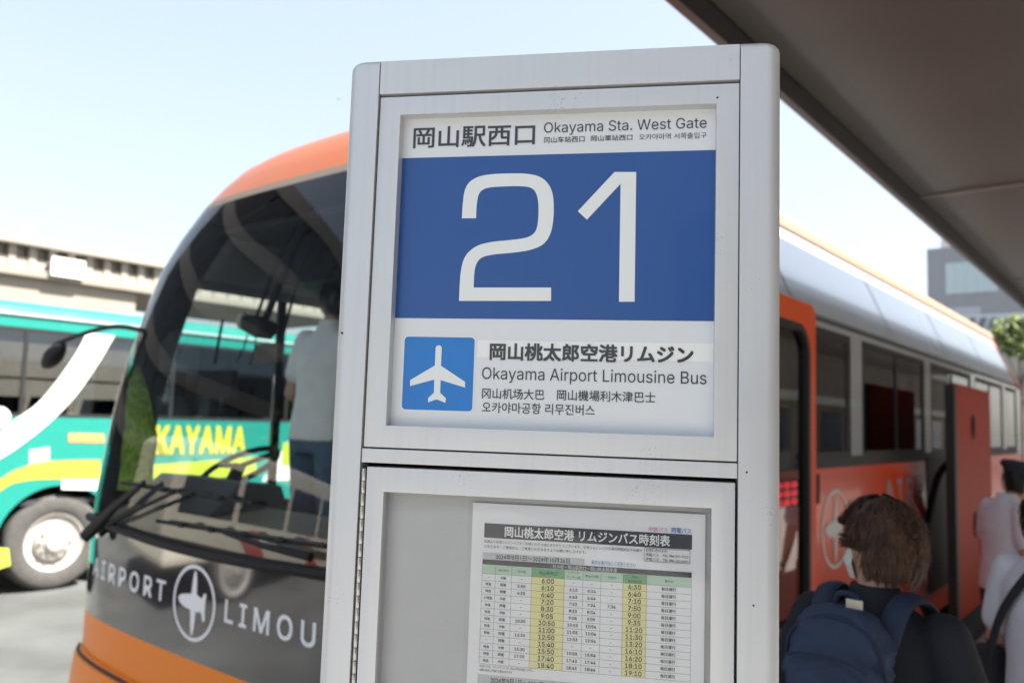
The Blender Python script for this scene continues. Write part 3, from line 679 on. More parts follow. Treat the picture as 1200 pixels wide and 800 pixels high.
# front lettering and emblem wrapped on the dark panel
LET = mat('letter_pale', (0.78, 0.79, 0.82), 0.4)
def letters(name, s, parent, m, place, bold=0.0, spacing=1.35):   # one object per letter; place(x 0..1, y in cap heights, lift)
    v, _ = text_geo(s, 'sans', 0.0, spacing); a, b = min(p[0] for p in v), max(p[0] for p in v); h = cap_h('sans')
    for n_, ch in enumerate(s):
        if ch == ' ': continue
        cv, cf = text_geo(ch, 'sans'); x1 = max(p[0] for p in text_geo(s[:n_ + 1], 'sans', 0.0, spacing)[0]) - max(p[0] for p in cv)
        t = MB()
        for j, (ox, oy) in enumerate([(-bold, -bold), (bold, -bold), (bold, bold), (-bold, bold)] if bold else [(0, 0)]):
            i = len(t.v); t.v += [tuple(place((p[0] + x1 + ox - a) / (b - a), (p[1] + oy) / h, j * 0.0001)) for p in cv]
            t.f += [tuple(i + k for k in q) for q in cf]
        t.build(name, m, parent)
def wrap_front(name, s, bl, br, z0, z1, bold=0.0):
    letters(name, s, parts['front_panel'], LET, lambda x, y, l: fpt(bl + (br - bl) * x, z0 + (z1 - z0) * y, 0.0012 + l), bold)
b_l, z_l = fpix(110, 668); b_r, z_r = fpix(193, 700); zt0 = fpix(185, 702)[1]; zt1 = fpix(184, 678)[1]
wrap_front('front_letter', 'AIRPORT', b_l, b_r, zt0, zt1, 0.012)
b_l = fpix(264, 720)[0]; b_r = fpix(371, 740)[0]
wrap_front('front_letter', 'LIMOUSINE', b_l, b_l + (b_r - b_l) * 1.80, zt0, zt1, 0.012)
eb = (fpix(203, 706)[0] + fpix(253, 706)[0]) / 2; ew = abs(fpix(203, 706)[0] - fpix(253, 706)[0]) / 2; et, ez0 = fpix(228, 661)[1], fpix(228, 752)[1]; ezc = (et + ez0) / 2; eh = (et - ez0) / 2
PLANE = [(0.00, 0.86), (0.05, 0.80), (0.09, 0.62), (0.12, 0.24), (0.34, 0.17), (0.40, 0.22), (0.46, 0.32), (0.56, 0.32), (0.54, 0.0), (0.56, -0.40), (0.46, -0.40), (0.40, -0.24), (0.34, -0.18), (0.12, -0.22), (0.09, -0.62), (0.05, -0.80), (0.0, -0.86), (-0.05, -0.80), (-0.09, -0.60), (-0.13, -0.20), (-0.45, -0.17), (-0.66, -0.10), (-0.76, 0.02), (-0.66, 0.12), (-0.45, 0.17), (-0.13, 0.22), (-0.09, 0.62), (-0.05, 0.80)]
def emblem(parent, fn, name='emblem'):
    t = MB(); n_ = 48
    for i in range(n_):
        a, b = 2 * math.pi * i / n_, 2 * math.pi * (i + 1) / n_
        t.face([fn(math.cos(a), math.sin(a)), fn(math.cos(b), math.sin(b)), fn(0.905 * math.cos(b), 0.905 * math.sin(b)), fn(0.905 * math.cos(a), 0.905 * math.sin(a))])
    o = t.build(name, LET, parent)
    t = MB(); t.face([fn(p[0], p[1]) for p in PLANE]); t.build('emblem_aeroplane', LET, parent)
emblem(parts['front_panel'], lambda x, y: fpt(eb - x * ew, ezc + y * eh, 0.0012))
# side emblem and lettering (near side, b = 0)
s1, z1_ = sn(962, 612, N_F); s2, _ = sn(994, 612, N_F); zt_ = sn(978, 573, N_F)[1]; zb2_ = sn(978, 666, N_F)[1]
sc_, sr_ = (s1 + s2) / 2 - S_F, (s2 - s1) / 2; zc_, zr_ = (zt_ + zb2_) / 2, (zt_ - zb2_) / 2
LET2 = mat('letter_grey', (0.42, 0.42, 0.44), 0.4)
emblem(parts['body'], lambda x, y: (sc_ + x * sr_, -0.004, zc_ + y * zr_))
for wd, z_ in (('AIRPORT', 0.02), ('LIMOUSINE', -0.32)):
    letters('side_letter', wd, parts['body'], LET2, lambda x, y, l: (sc_ + sr_ + 0.9 + 2.4 * x, -0.004 - l, zc_ + z_ + 0.25 * y), 0.01, 1.3)
# wheels
def wheel(parent, a, b, out, rad=0.49):
    s_ = out
    t = MB(); t.lathe([(0.30, 0.02 * s_), (0.33, 0.0), (rad - 0.05, 0.0), (rad - 0.015, 0.02 * s_), (rad, 0.05 * s_), (rad, 0.24 * s_), (rad - 0.03, 0.28 * s_), (0.3, 0.28 * s_)], (a, b, rad), 'y', 48); o = t.build('wheel', TYRE, parent, smooth=True)
    t = MB(); t.lathe([(0.305, 0.015 * s_), (0.29, 0.02 * s_), (0.275, 0.05 * s_), (0.20, 0.06 * s_), (0.19, 0.02 * s_), (0.12, 0.0), (0.09, -0.03 * s_), (0.0, -0.035 * s_)], (a, b, rad), 'y', 40); t.build('rim', RIM, o, smooth=True)
    for k in range(10):
        q = 2 * math.pi * k / 10; t = MB(); t.lathe([(0, -0.012 * s_), (0.014, -0.012 * s_), (0.016, 0.05 * s_)], (a + 0.155 * math.cos(q), b, rad + 0.155 * math.sin(q)), 'y', 8); t.build('wheel_nut', ALU2, o)
for a in (2.3, 8.45):
    wheel(bus, a, 0.03, 1); wheel(bus, a, WB - 0.03, -1)
    MB().box(a - 0.62, a + 0.62, 0.36, WB - 0.36, 0.4, 1.0).build('wheel_housing', RUBBER, bus)
MB().box(0.3, LB - 0.2, 0.1, WB - 0.1, 0.29, 0.33).build('underside', RUBBER, bus)
for b in (0.35, 1.62):                          # lamps set low in the bumper
    t = MB(); t.rings([[fpt(b + 0.24 * (1 + math.cos(2 * math.pi * k / 20)) , 0.50 + 0.07 * math.sin(2 * math.pi * k / 20), o_) for k in range(20)] for o_ in (-0.02, 0.012)]); t.build('headlight', mat('lamp_glass', (0.6, 0.62, 0.65), 0.1, coat=1.0), bus, smooth=True)
t = MB()
t.tube([fpt(WB * (0.02 + 0.96 * i / 30), 0.79, 0.004) for i in range(31)], 0.008, 6); t.build('bumper_groove', RUBBER, bus)
# front door, swung out and slid back along the side
nd = -0.30
sa_, za_ = sn(918, 352, N_F + nd); sb_, zb3 = sn(946, 500, N_F + nd); a1_ = sb_ - S_F; a0_ = a1_ - 0.95
ztd = sn(930, 354, N_F + nd)[1]
t = MB(); outl = rounded_rect(a0_, a1_, 0.42, ztd, 0.07, 5)
inn = rounded_rect(a0_ + 0.09, a1_ - 0.085, 1.0, ztd - 0.115, 0.16, 5)
rg = []
n_ = len(outl)
for yy in (nd - 0.045, nd): 
    t.rings([[(p[0], yy, p[1]) for p in outl], [(p[0], yy, p[1]) for p in inn]], caps=False)
t.rings([[(p[0], yy, p[1]) for p in outl] for yy in (nd - 0.045, nd)], caps=False); t.rings([[(p[0], yy, p[1]) for p in inn] for yy in (nd - 0.045, nd)], caps=False)
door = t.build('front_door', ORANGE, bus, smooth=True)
inn2 = rounded_rect(a0_ + 0.125, a1_ - 0.12, 1.035, ztd - 0.15, 0.13, 5)
t = MB(); t.rings([[(p[0], nd - 0.049, p[1]) for p in inn], [(p[0], nd - 0.049, p[1]) for p in inn2]], caps=False); t.rings([[(p[0], nd + 0.002, p[1]) for p in inn], [(p[0], nd + 0.002, p[1]) for p in inn2]], caps=False)
t.rings([[(p[0], yy, p[1]) for p in inn2] for yy in (nd - 0.049, nd + 0.002)], caps=False); t.build('door_seal', RUBBER, door)
t = MB(); t.face([(p[0], nd - 0.022, p[1]) for p in inn2]); t.build('door_glass', SIDEGLASS, door)
t = MB(); t.tube([(a1_ - 0.30, nd + 0.01, 1.3), (a1_ - 0.30, nd + 0.06, 1.3), (a1_ - 0.30, nd + 0.06, 1.8), (a1_ - 0.30, nd + 0.01, 1.8)], 0.014); t.build('grab_handle', mat('steel_pole', (0, 0, 0)), door)
for z in (0.7, 2.3): MB().tube([(a0_ + 0.3, nd, z), (a0_ - 0.1, 0.05, z)], 0.018).build('door_hinge', PLASTIC, door)
# middle door leaf and a dark sheet standing in for the unlit doorway
sd0 = sn(1114, 520, N_F - 0.32)[0] - S_F; sd1 = sn(1156, 520, N_F - 0.32)[0] - S_F; zd1 = sn(1116, 449, N_F - 0.32)[1]; zd2 = sn(1154, 462, N_F - 0.32)[1]
t = MB(); t.box(sd0, sd1, -0.36, -0.31, 0.42, zd1); md = t.build('middle_door', mat('red_orange_paint', (0.40, 0.030, 0.008), 0.5, spec=0.1), bus, bevel=0.02)
for z in (2.02, 1.15): MB().ball((sd0 + 0.75, -0.365, z), (0.05, 0.012, 0.12), 12, 8).build('door_catch', PLASTIC, md, smooth=True)
MB().box(sd0 - 0.10, sd0 + 0.0, -0.37, -0.30, 0.42, zd1 - 0.02).build('door_seal', RUBBER, md)
t = MB(); t.tube(smooth_path([(6.45, -0.01, 1.15), (6.45, -0.1, 1.55), (6.3, -0.24, 1.72), (sd0, -0.31, 1.74)], 6), 0.03); t.build('door_arm', PLASTIC, md, smooth=True)
MB().box(6.5, 7.7, -0.006, -0.003, 0.5, 1.72).build('doorway', mat('doorway_shade', (0.012, 0.012, 0.014), 0.6), bus)
# outside mirrors and aerial
def off_pt(u, v, n_, s_=None):
    p = on_plane(u, v, NB, n_); return (p.dot(DB) - S_F, p.dot(NB) - N_F, p.z)
def s_pt(u, v, a):
    p = on_plane(u, v, DB, S_F + a); return (a, p.dot(NB) - N_F, p.z)
t = MB(); pm = s_pt(68, 402, 0.12); pe = s_pt(172, 388, 0.22); pmid = s_pt(128, 383, 0.15)
t.tube(smooth_path([pe, pmid, pm, (pm[0], pm[1] + 0.01, pm[2] - 0.03)], 6), 0.013); arm = t.build('mirror_arm', PLASTIC, bus, smooth=True)
c = s_pt(63, 417, 0.12); hs = []
for k in range(9):
    f = math.sin(math.pi * (k + 0.6) / 9.2); x = (k - 4) / 4 * 0.13
    hs.append([(c[0] + 0.05 * f * math.cos(2 * math.pi * j / 12), c[1] + x, c[2] - x * 0.42 + 0.055 * f * math.sin(2 * math.pi * j / 12)) for j in range(12)])
t = MB(); t.rings(hs); mr_ = t.build('mirror_housing', PLASTIC, arm, smooth=True)
t = MB(); t.tube([s_pt(374, 226, 0.80), s_pt(345, 290, 0.62), s_pt(312, 372, 0.45)], 0.017); t.tube([s_pt(352, 256, 0.75), s_pt(325, 305, 0.6), s_pt(298, 378, 0.45)], 0.008); t.tube([s_pt(384, 250, 0.75), s_pt(352, 315, 0.55), s_pt(330, 400, 0.45)], 0.007)
arm2 = t.build('inner_mirror_arm', PLASTIC, bus, smooth=True)
c = s_pt(302, 384, 0.45); t = MB(); t.prism([(c[1] - 0.12, c[2] + 0.0), (c[1] - 0.05, c[2] - 0.055), (c[1] + 0.06, c[2] - 0.015), (c[1] + 0.10, c[2] + 0.045), (c[1] + 0.02, c[2] + 0.06), (c[1] - 0.07, c[2] + 0.03)], 'x', c[0] - 0.05, c[0] + 0.05); t.build('inner_mirror_head', PLASTIC, arm2, bevel=0.015)
for u0, v0, u1, v1 in ((290, 392, 277, 424), (300, 396, 292, 428)):
    t = MB(); t.tube([s_pt(u0, v0, 0.45), s_pt((u0 + u1) / 2 + 2, (v0 + v1) / 2, 0.45), s_pt(u1, v1, 0.45)], 0.004, 6); t.build('hanging_cord', PLASTIC, arm2)
c = s_pt(284, 376, 0.42); MB().ball(c, (0.03, 0.025, 0.045), 10, 8).build('charm', mat('charm_pale', (0.5, 0.5, 0.35), 0.6), arm2)
c0, c1 = s_pt(303, 404, 0.5), s_pt(328, 424, 0.5); MB().box(0.48, 0.52, min(c0[1], c1[1]), max(c0[1], c1[1]), min(c0[2], c1[2]), max(c0[2], c1[2])).build('card_holder', mat('card_brown', (0.16, 0.14, 0.12), 0.6), arm2)
t = MB(); p0 = s_pt(372, 166, 0.8); p1 = s_pt(397, 116, 1.1); t.tube([p0, p1], [0.003, 0.0012], 6); t.ball(p1, 0.006, 8, 6); t.build('aerial', mat('aerial_grey', (0.12, 0.13, 0.14), 0.6), bus)

# roof edge rail along the platform side, and a folded green strip added inside the windscreen's far edge
rr = MB(); rr.rings([[(a, 0.288, 3.352), (a, 0.280, 3.40), (a, 0.290, 3.445), (a, 0.33, 3.475), (a, 0.40, 3.46)] for a in (1.75, 4, 8, LB - 0.42)], close=False); rr.build('roof_rail', mat('sun_paled_orange', (0.55, 0.37, 0.28), 0.35, coat=0.3), bus, smooth=True)  # pale tone stands in for sun glare on the orange roof edge
cu_ = MB(); rgs = []
for i in range(12):
    v_ = 430 + i * 13.0; row = []
    for j in range(25):
        f = j / 24; ul = 142 - i * 1.1; ur = ul + 10 + min(i, 6) * 4.2
        b_, z_ = fpix(ul + (ur - ul) * f, v_); row.append(fpt(min(b_, WB - 0.03), z_, -0.045 - 0.018 * math.sin(j * 1.6 + 0.4 * i)))
    rgs.append(row)
cu_.rings(rgs, close=False); cu_.build('green_strip', mat('mottled_green', (0.28, 0.40, 0.04), 0.9, var=0.5, vscale=30), bus, smooth=True)

la_, lz_ = sn(917, 562, N_F); lb_, lz2_ = sn(933, 592, N_F)
lp = MB().box(la_ - S_F - 0.35, lb_ - S_F, -0.016, -0.003, lz2_, lz_).build('red_glow_panel', PLASTIC, bus, bevel=0.004)  # added glowing panel standing in for the red light in the door glass
for i in range(4):
    for j in range(3):
        x_ = la_ - S_F - 0.22 + i * 0.12; z_ = lz2_ + 0.03 + j * (lz_ - lz2_ - 0.06) / 2; MB().ball((x_, -0.018, z_), (0.05, 0.008, 0.022), 10, 6).build('glow_dot', mat('red_glow', (0.5, 0.01, 0.015), 0.3, emit=((1.0, 0.01, 0.02), 0.35)), lp)
ha_, hz_ = sn(955.5, 555, N_F); _, hz2_ = sn(955.5, 590, N_F); MB().box(ha_ - S_F - 0.05, ha_ - S_F + 0.05, -0.012, -0.003, hz2_, hz_).build('handle_recess', PLASTIC, bus, bevel=0.004)

for (za, ya), (zb, yb) in (((3.335, 0.289), (3.352, 0.296)), ((2.684, 0.0017), (2.698, 0.008))):   # dark lines along the cornice
    MB().face([(1.4, ya - 0.003, za), (LB - 0.42, ya - 0.003, za), (LB - 0.42, yb - 0.003, zb), (1.4, yb - 0.003, zb)]).build('cornice_trim', RUBBER, bus)

# ================================================================== GREEN CITY BUS
NG = 9.2537
gb = tag(empty('green_bus', W(1.7, NG, 0), BANG), 'teal green bus with white swoosh and lime stripes parked at left', 'bus')
def gp(u, v): s, z = sn(u, v, NG); return s - 1.7, z
LG, HG = 11.0, 3.02
ga, gz = gp(62, 640); ga = 3.84 - 1.7
WR = 0.50
def skirt_bottom(a):
    z = 0.33
    for c in (ga, ga + 5.6):
        q = 0.60 ** 2 - (a - c) ** 2
        if q > 0: z = max(z, WR + math.sqrt(q))
    return z
cols_ = sorted(set([i * 0.25 for i in range(45)] + [c + 0.60 * math.sin(R(t)) for c in (ga, ga + 5.6) for t in range(-90, 91, 9)]))
body = MB()
top_in = [(1.80, 0.0), (2.0, 0.0)]
for a, b in zip(cols_[:-1], cols_[1:]):
    body.face([(a, 0, skirt_bottom(a)), (b, 0, skirt_bottom(b)), (b, 0, 1.815), (a, 0, 1.815)])
    body.face([(a, 2.4, 0.33), (b, 2.4, 0.33), (b, 2.4, 1.8), (a, 2.4, 1.8)])
for a in (0.0, LG): body.face([(a, 0, 0.33), (a, 2.4, 0.33), (a, 2.4, 1.815), (a, 0, 1.815)])
gbody = body.build('body', TEAL, gb)
rf = MB(); prof = [(0.0, 2.735), (0.0, 2.86), (0.03, 2.95), (0.10, 3.0), (0.3, 3.03), (1.2, 3.05), (2.1, 3.03), (2.3, 3.0), (2.37, 2.95), (2.4, 2.86), (2.4, 2.735)]
rf.prism(prof, 'x', 0.0, LG); rf.build('roof', TEAL, gb)
MB().box(0.02, LG - 0.02, -0.02, -0.004, 2.86, 2.885).build('drip_rail', mat('pale_rail', (0.5, 0.6, 0.6), 0.4), gb)
mb = MB(); mb.box(0.0, 0.05, 0.0, 2.4, 1.815, 2.735); mb.box(LG - 0.05, LG, 0, 2.4, 1.815, 2.735); mb.build('end_glass', WIN, gb)
DG = glass('bus_dark_glass', (0.58, 0.59, 0.60), 2.1)
x = 0.06
gw = 1.62
while x + 0.1 < LG - 0.06:
    e = min(x + gw, LG - 0.06)
    o = MB().box(x + 0.015, e - 0.015, 0.012, 0.018, 1.86, 2.70).build('side_window', DG, gb)
    MB().box(x + 0.015, e - 0.015, 0.03, 0.05, 2.20, 2.225).build('window_bar', ALU2, o)
    MB().box(e - 0.02, e + 0.02, 0.004, 0.03, 1.815, 2.735).build('window_post', RUBBER, o)
    x = e
for z in (1.815, 2.70): MB().box(0.05, LG - 0.05, 0.003, 0.03, z, z + 0.04).build('window_rail', RUBBER, gb)
for i in range(9):
    for b in (0.15, 0.6, 1.35, 1.8):
        mb = MB(); mb.prism([(0.9 + i * 1.1, 1.3), (1.02 + i * 1.1, 1.3), (1.12 + i * 1.1, 2.02), (1.04 + i * 1.1, 2.04)], 'y', b, b + 0.42); mb.build('seat_back', SEATM, gb, bevel=0.03)
MB().box(0.1, LG - 0.1, 0.05, 2.35, 0.9, 0.95).build('cabin_floor', INTER, gb)
MB().box(0.1, LG - 0.1, 2.33, 2.36, 1.8, 2.72).build('far_windows', glass('far_glass', (0.9, 0.92, 0.92), 1.5), gb)
wheel(gb, ga, 0.04, 1, WR); wheel(gb, ga + 5.6, 0.04, 1, WR)
for c in (ga, ga + 5.6): MB().box(c - 0.7, c + 0.7, 0.40, 2.0, 0.35, 1.12).build('wheel_housing', RUBBER, gb)
def decal(name, pts, m, off=0.005, n=6, th=0.003):
    MB().face([(p[0], -off, p[1]) for p in pts]).build(name, m, gbody)
def px(pts): return [gp(*p) for p in pts]
rt = smooth_path([Vector(p) for p in px([(134, 393), (113, 428), (86, 466), (54, 498), (23, 522), (0, 537), (-40, 558)])], 5)
lf = smooth_path([Vector(p) for p in px([(-40, 528), (0, 506), (18, 491), (43, 473), (68, 444), (90, 412), (101, 390)])], 5)
decal('white_swoosh', [tuple(p) for p in rt + lf], WHITE, 0.010)
up_ = smooth_path([Vector(p) for p in px([(-60, 610), (0, 561), (27, 547), (58, 540), (117, 538)])], 5)
lo_ = smooth_path([Vector(p) for p in px([(117, 561), (72, 561), (30, 563), (0, 575), (-60, 630)])], 5)
decal('lime_stripe', [tuple(p) for p in up_ + lo_], LIME)
decal('white_block', px([(72, 561.5), (117, 561.5), (117, 574), (72, 573)]), WHITE)
decal('lime_stripe', px([(-20, 640), (10, 642), (12, 662), (-20, 672)]), LIME)
decal('indicator', px([(80, 507), (122, 508), (122, 519), (80, 518)]), mat('indicator_orange', (0.55, 0.28, 0.12), 0.3))
decal('notice', px([(34, 527), (58, 523), (58, 541), (34, 544)]), mat('notice_beige', (0.45, 0.55, 0.38), 0.5))
def disc(cu, cv, ru):
    a, z = gp(cu, cv); r = ru; return [(a + r * math.cos(2 * math.pi * k / 24), z + r * math.sin(2 * math.pi * k / 24)) for k in range(24)]
decal('number_disc', disc(-2, 489, 0.11), WHITE, 0.014)
la, lz0 = gp(160, 531); lb, _ = gp(286, 528); lz1 = gp(225, 500)[1]; lz0 = gp(225, 530)[1]
letters('body_letter', 'OKAYAMA', gbody, YELLOW, lambda x, y, l: (la + (lb - la) * x, -0.006 - l, lz0 + (lz1 - lz0) * y), 0.03, 1.05)
decal('lime_stripe', px([(165, 545), (300, 535), (300, 556), (165, 566)]), LIME)
decal('lime_stripe', [(gp(330, 540)[0], 1.25), (9.5, 0.75), (9.5, 0.95), (gp(330, 540)[0], 1.55)], LIME)
decal('white_block', [(gp(300, 540)[0] + 0.1, 1.05), (8.8, 1.05), (8.8, 1.6), (gp(300, 540)[0] + 0.5, 1.6)], WHITE, 0.004)

# ================================================================== WHITE MINIBUS out on the road to the left (it shows in the coach's glass)
mv = tag(empty('white_minibus', W(-6.0, 7.5, 0), BANG), 'white minibus with red sash standing ahead of the green bus', 'minibus')
CREAM = mat('cream_white_paint', (0.80, 0.74, 0.63), 0.3, coat=0.3, var=0.03)
mb = MB(); mb.prism([(0.0, 0.45), (0.0, 1.1), (0.35, 1.35), (0.75, 2.2), (1.1, 2.45), (5.4, 2.45), (5.6, 2.3), (5.6, 0.45)], 'y', 0.0, 2.0); vb = mb.build('body', CREAM, mv, bevel=0.06)
for a, b in ((1.2, 2.1), (2.2, 3.3), (3.4, 4.5), (4.6, 5.4)): MB().box(a, b, -0.006, -0.002, 1.45, 2.15).build('side_window', WIN, mv)
RED = mat('red_paint', (0.55, 0.03, 0.03), 0.4)
MB().face([(1.6, -0.005, 0.6), (2.0, -0.005, 0.6), (2.9, -0.005, 1.4), (2.4, -0.005, 1.4)]).build('red_sash', RED, vb)
MB().face([(3.6, -0.005, 0.7), (3.9, -0.005, 0.65), (4.5, -0.005, 1.3), (4.1, -0.005, 1.38)]).build('red_sash', RED, vb)
for i in range(7): MB().box(0.55, 0.9, -0.008, -0.003, 0.75 + i * 0.06, 0.775 + i * 0.06).build('grille_slat', PLASTIC, vb)
wheel(mv, 1.1, -0.02, 1, 0.36); wheel(mv, 4.5, -0.02, 1, 0.36)
wheel(mv, 1.1, 2.02, -1, 0.36); wheel(mv, 4.5, 2.02, -1, 0.36)

# ================================================================== STATION VIADUCT, upper left
NV = 60.0
vd = tag(empty('elevated_station', W(-30, NV, 0), BANG), 'sunlit concrete elevated station with a row of openings, upper left', 'building')
def vp(u, v): s, z = sn(u, v, NV); return s + 30, z
z_roof = vp(90, 289.5)[1]; z_slab = vp(90, 299)[1]; z_rail = vp(90, 312)[1]; z_deck = vp(80, 323)[1]
v_end = vp(160, 340)[0]
MB().box(0, v_end, 0, 12, 0, z_deck - 0.5).build('wall', CONC, vd)
MB().box(0, 80, -0.5, 12, z_deck - 0.5, z_deck).build('deck_edge', CONC, vd, bevel=0.05)
MB().box(0, 80, -0.8, 12, z_slab, z_roof).build('roof', mat('pale_roof', (0.33, 0.30, 0.26), 0.7, var=0.05, vscale=0.5), vd, bevel=0.1)
MB().box(0, 80, 0.7, 1.0, z_deck, z_slab).build('inner_wall', mat('shade_wall', (0.7, 0.64, 0.58), 0.8), vd)
pit = vp(40, 300)[0] - vp(16, 300)[0]
x0_ = vp(8, 300)[0]
PALE = mat('pale_column', (0.35, 0.315, 0.27), 0.7)
i = -16
while x0_ + i * pit < 78:
    a = x0_ + i * pit; i += 1
    if a < 0.5: continue
    MB().box(a, a + pit * 0.36, -0.3, 0.4, z_deck, z_slab).build('column', PALE, vd)
    MB().box(a + pit * 0.36 + 0.02, a + pit - 0.02, -0.2, -0.1, z_deck, z_rail).build('parapet_panel', PALE, vd)
for k in range(9):
    a = v_end - 1.2 - k * 4.5
    if a > 0: MB().box(a, a + 0.06, -0.02, 0.0, 0, z_deck - 0.52).build('wall_joint', mat('joint_grey', (0.3, 0.28, 0.25), 0.9), vd)
a, z0 = vp(54, 323); _, z1 = vp(54, 301); a2 = vp(94, 320)[0]
MB().box(a, a2, -0.75, -0.55, z0, z1).build('banner', WHITE, vd)
a = vp(54, 270)[0]; z1 = vp(54, 258)[1]; MB().box(a - 0.35, a + 0.35, 3, 3.6, z_roof, z1).build('vent_stack', WHITE, vd)

# ================================================================== UNSEEN DARK BLOCK left of the frame, added to darken the coach's windscreen reflections
og = tag(empty('reflection_dark_block', W(-30, 22, 0), BANG), 'unseen dark glass block added to darken the windscreen reflections', 'building')
MB().box(0, 32, 0.3, 12, 0, 17).build('core', mat('dark_block_core', (0.05, 0.05, 0.055), 0.6), og)
OGM = mat('dark_block_glass', (0.012, 0.016, 0.022), 0.06, coat=0.3); OFR = mat('dark_block_frame', (0.045, 0.046, 0.05), 0.6)
pane0 = None
for f_ in range(5):
    for k in range(16):
        if pane0 is None: pane0 = MB().box(0.08, 1.92, 0.05, 0.29, 0.5, 2.9).build('pane', OGM, og); continue
        c = pane0.copy(); COL.objects.link(c); c.parent = og; c.location = (k * 2.0, 0, f_ * 3.35)
    MB().box(0, 32, 0.0, 0.28, f_ * 3.35 + 2.92, f_ * 3.35 + 3.80).build('floor_band', OFR, og)

# ================================================================== FAR BUILDING, right, seen past the coach
SRB = 75.0
def rp(u, v, s=SRB): p = on_plane(u, v, DB, s); return p.dot(NB), p.z
rb = tag(empty('grey_office_building', W(SRB, 0, 0), BANG), 'grey office block with a teal window strip beyond the coach roof', 'building')
GREY = mat('grey_cladding', (0.27, 0.275, 0.295), 0.6, var=0.05, vscale=0.3)
nl, zt2 = rp(1086, 292); nr = 2.0
MB().box(0, 14, nr, nl, 0, zt2).build('wall', GREY, rb)
n1, z1 = rp(1096, 276); n2, _ = rp(1122, 285); MB().box(2, 8, n2, n1, zt2, z1).build('stair_head', mat('light_cladding', (0.5, 0.5, 0.5), 0.6), rb)
n1, z1 = rp(1108, 309); n2, z2 = rp(1170, 341)
wn = MB().box(-0.05, -0.01, n2, n1, z2, z1).build('window', mat('teal_glass', (0.42, 0.52, 0.54), 0.2, coat=0.6), rb)
for k in range(1, 5): MB().box(-0.09, -0.055, n2 + (n1 - n2) * k / 5 - 0.06, n2 + (n1 - n2) * k / 5 + 0.06, z2, z1).build('mullion', mat('mullion_pale', (0.5, 0.55, 0.56), 0.5), wn)
n1, z1 = rp(1090, 362); n2, z2 = rp(1150, 380); MB().box(-0.05, -0.01, n2, n1, z2, z1).build('window', mat('pale_panel', (0.40, 0.42, 0.46), 0.4), rb)
dk = tag(empty('elevated_walkway', W(58, 0, 0), BANG), 'pale elevated walkway with slanted louvres below the grey office block', 'walkway')
n1, z1 = rp(1078, 372, 58); n2, z2 = rp(1215, 392, 58)
MB().box(0, 3, n2, n1 + 8, z2, z1).build('fascia', mat('pale_fascia', (0.55, 0.58, 0.6), 0.5), dk)
for u in (1120, 1132, 1145, 1157, 1170, 1182):
    n_, z_ = rp(u, 379, 58); MB().prism([(n_ - 0.30, z_ - 0.35), (n_ + 0.0, z_ - 0.35), (n_ - 0.25, z_ + 0.35), (n_ - 0.55, z_ + 0.35)], 'x', -0.12, -0.02).build('louvre', mat('louvre_grey', (0.15, 0.16, 0.18), 0.5), dk)
MB().box(0.4, 2.6, n2, n1 + 8, 0, z2).build('base_wall', mat('base_beige', (0.42, 0.38, 0.32), 0.7, var=0.1, vscale=0.5), dk)

# ------------------------------------------------------------------ trees: trunk, limbs, leaf crown
LEAF = mat('leaf_yellow_green', (0.13, 0.18, 0.025), 0.6, var=0.3, vscale=2.0)
LEAF2 = mat('leaf_green', (0.06, 0.10, 0.02), 0.6, var=0.3, vscale=2.0)
BARK = mat('bark', (0.12, 0.09, 0.07), 0.9, var=0.2, vscale=10, bump=0.5)
def tree(name, label, base, h, r, m, n=2600, leaf=0.13, tall=1.0):
    rd = random.Random(hash(name + str(round(h, 3))) % 1000 if False else int(h * 100)); t = tag(empty(name, base), label, 'tree')
    mb = MB(); mb.tube([(0, 0, 0), (0.05, 0.02, h * 0.3), (0.0, 0.05, h * 0.6), (0.02, 0, h * 0.85)], [0.05 * r + 0.04, 0.04 * r + 0.03, 0.03 * r + 0.02, 0.02], 8)
    for k in range(7):
        a = rd.uniform(0, 6.28); z0 = h * rd.uniform(0.3, 0.6); mb.tube([(0, 0, z0), (r * 0.35 * math.cos(a), r * 0.35 * math.sin(a), z0 + h * 0.12), (r * 0.7 * math.cos(a), r * 0.7 * math.sin(a), z0 + h * 0.28)], [0.03 * r + 0.01, 0.02 * r + 0.008, 0.008], 6)
    mb.build('trunk', BARK, t)
    cl = []
    for k in range(34):
        while True:
            p = Vector((rd.uniform(-1, 1), rd.uniform(-1, 1), rd.uniform(-1, 1)))
            if 0.25 < p.length < 1: break
        cl.append((p, rd.uniform(0.16, 0.34)))
    mb = MB(); zc = h - r * tall
    for k in range(n):
        c, cr = rd.choice(cl); d_ = Vector((rd.gauss(0, 1), rd.gauss(0, 1), rd.gauss(0, 1))).normalized() * cr * rd.uniform(0.55, 1.05)
        p = c + d_; p = Vector((p.x * r, p.y * r, zc + p.z * r * tall))
        a = Vector((rd.gauss(0, 1), rd.gauss(0, 1), rd.gauss(0, 1))).normalized(); b = a.orthogonal().normalized(); s_ = leaf * rd.uniform(0.6, 1.3)
        mb.face([p - a * s_, p + b * s_ * 0.5, p + a * s_, p - b * s_ * 0.5])
    o = mb.build('crown', m, t); return t
n_, z_ = rp(1194, 384, 46); p = W(46, n_, 0)
tree('street_tree', 'bright yellow green tree beyond the end of the coach', p, z_ + 0.75, 1.05, LEAF, 1800, 0.14)
tree('street_tree', 'tall dark green tree far to the left behind the buses', W(-9, 14, 0), 6.5, 2.2, LEAF2, 4200, 0.2, 1.2)

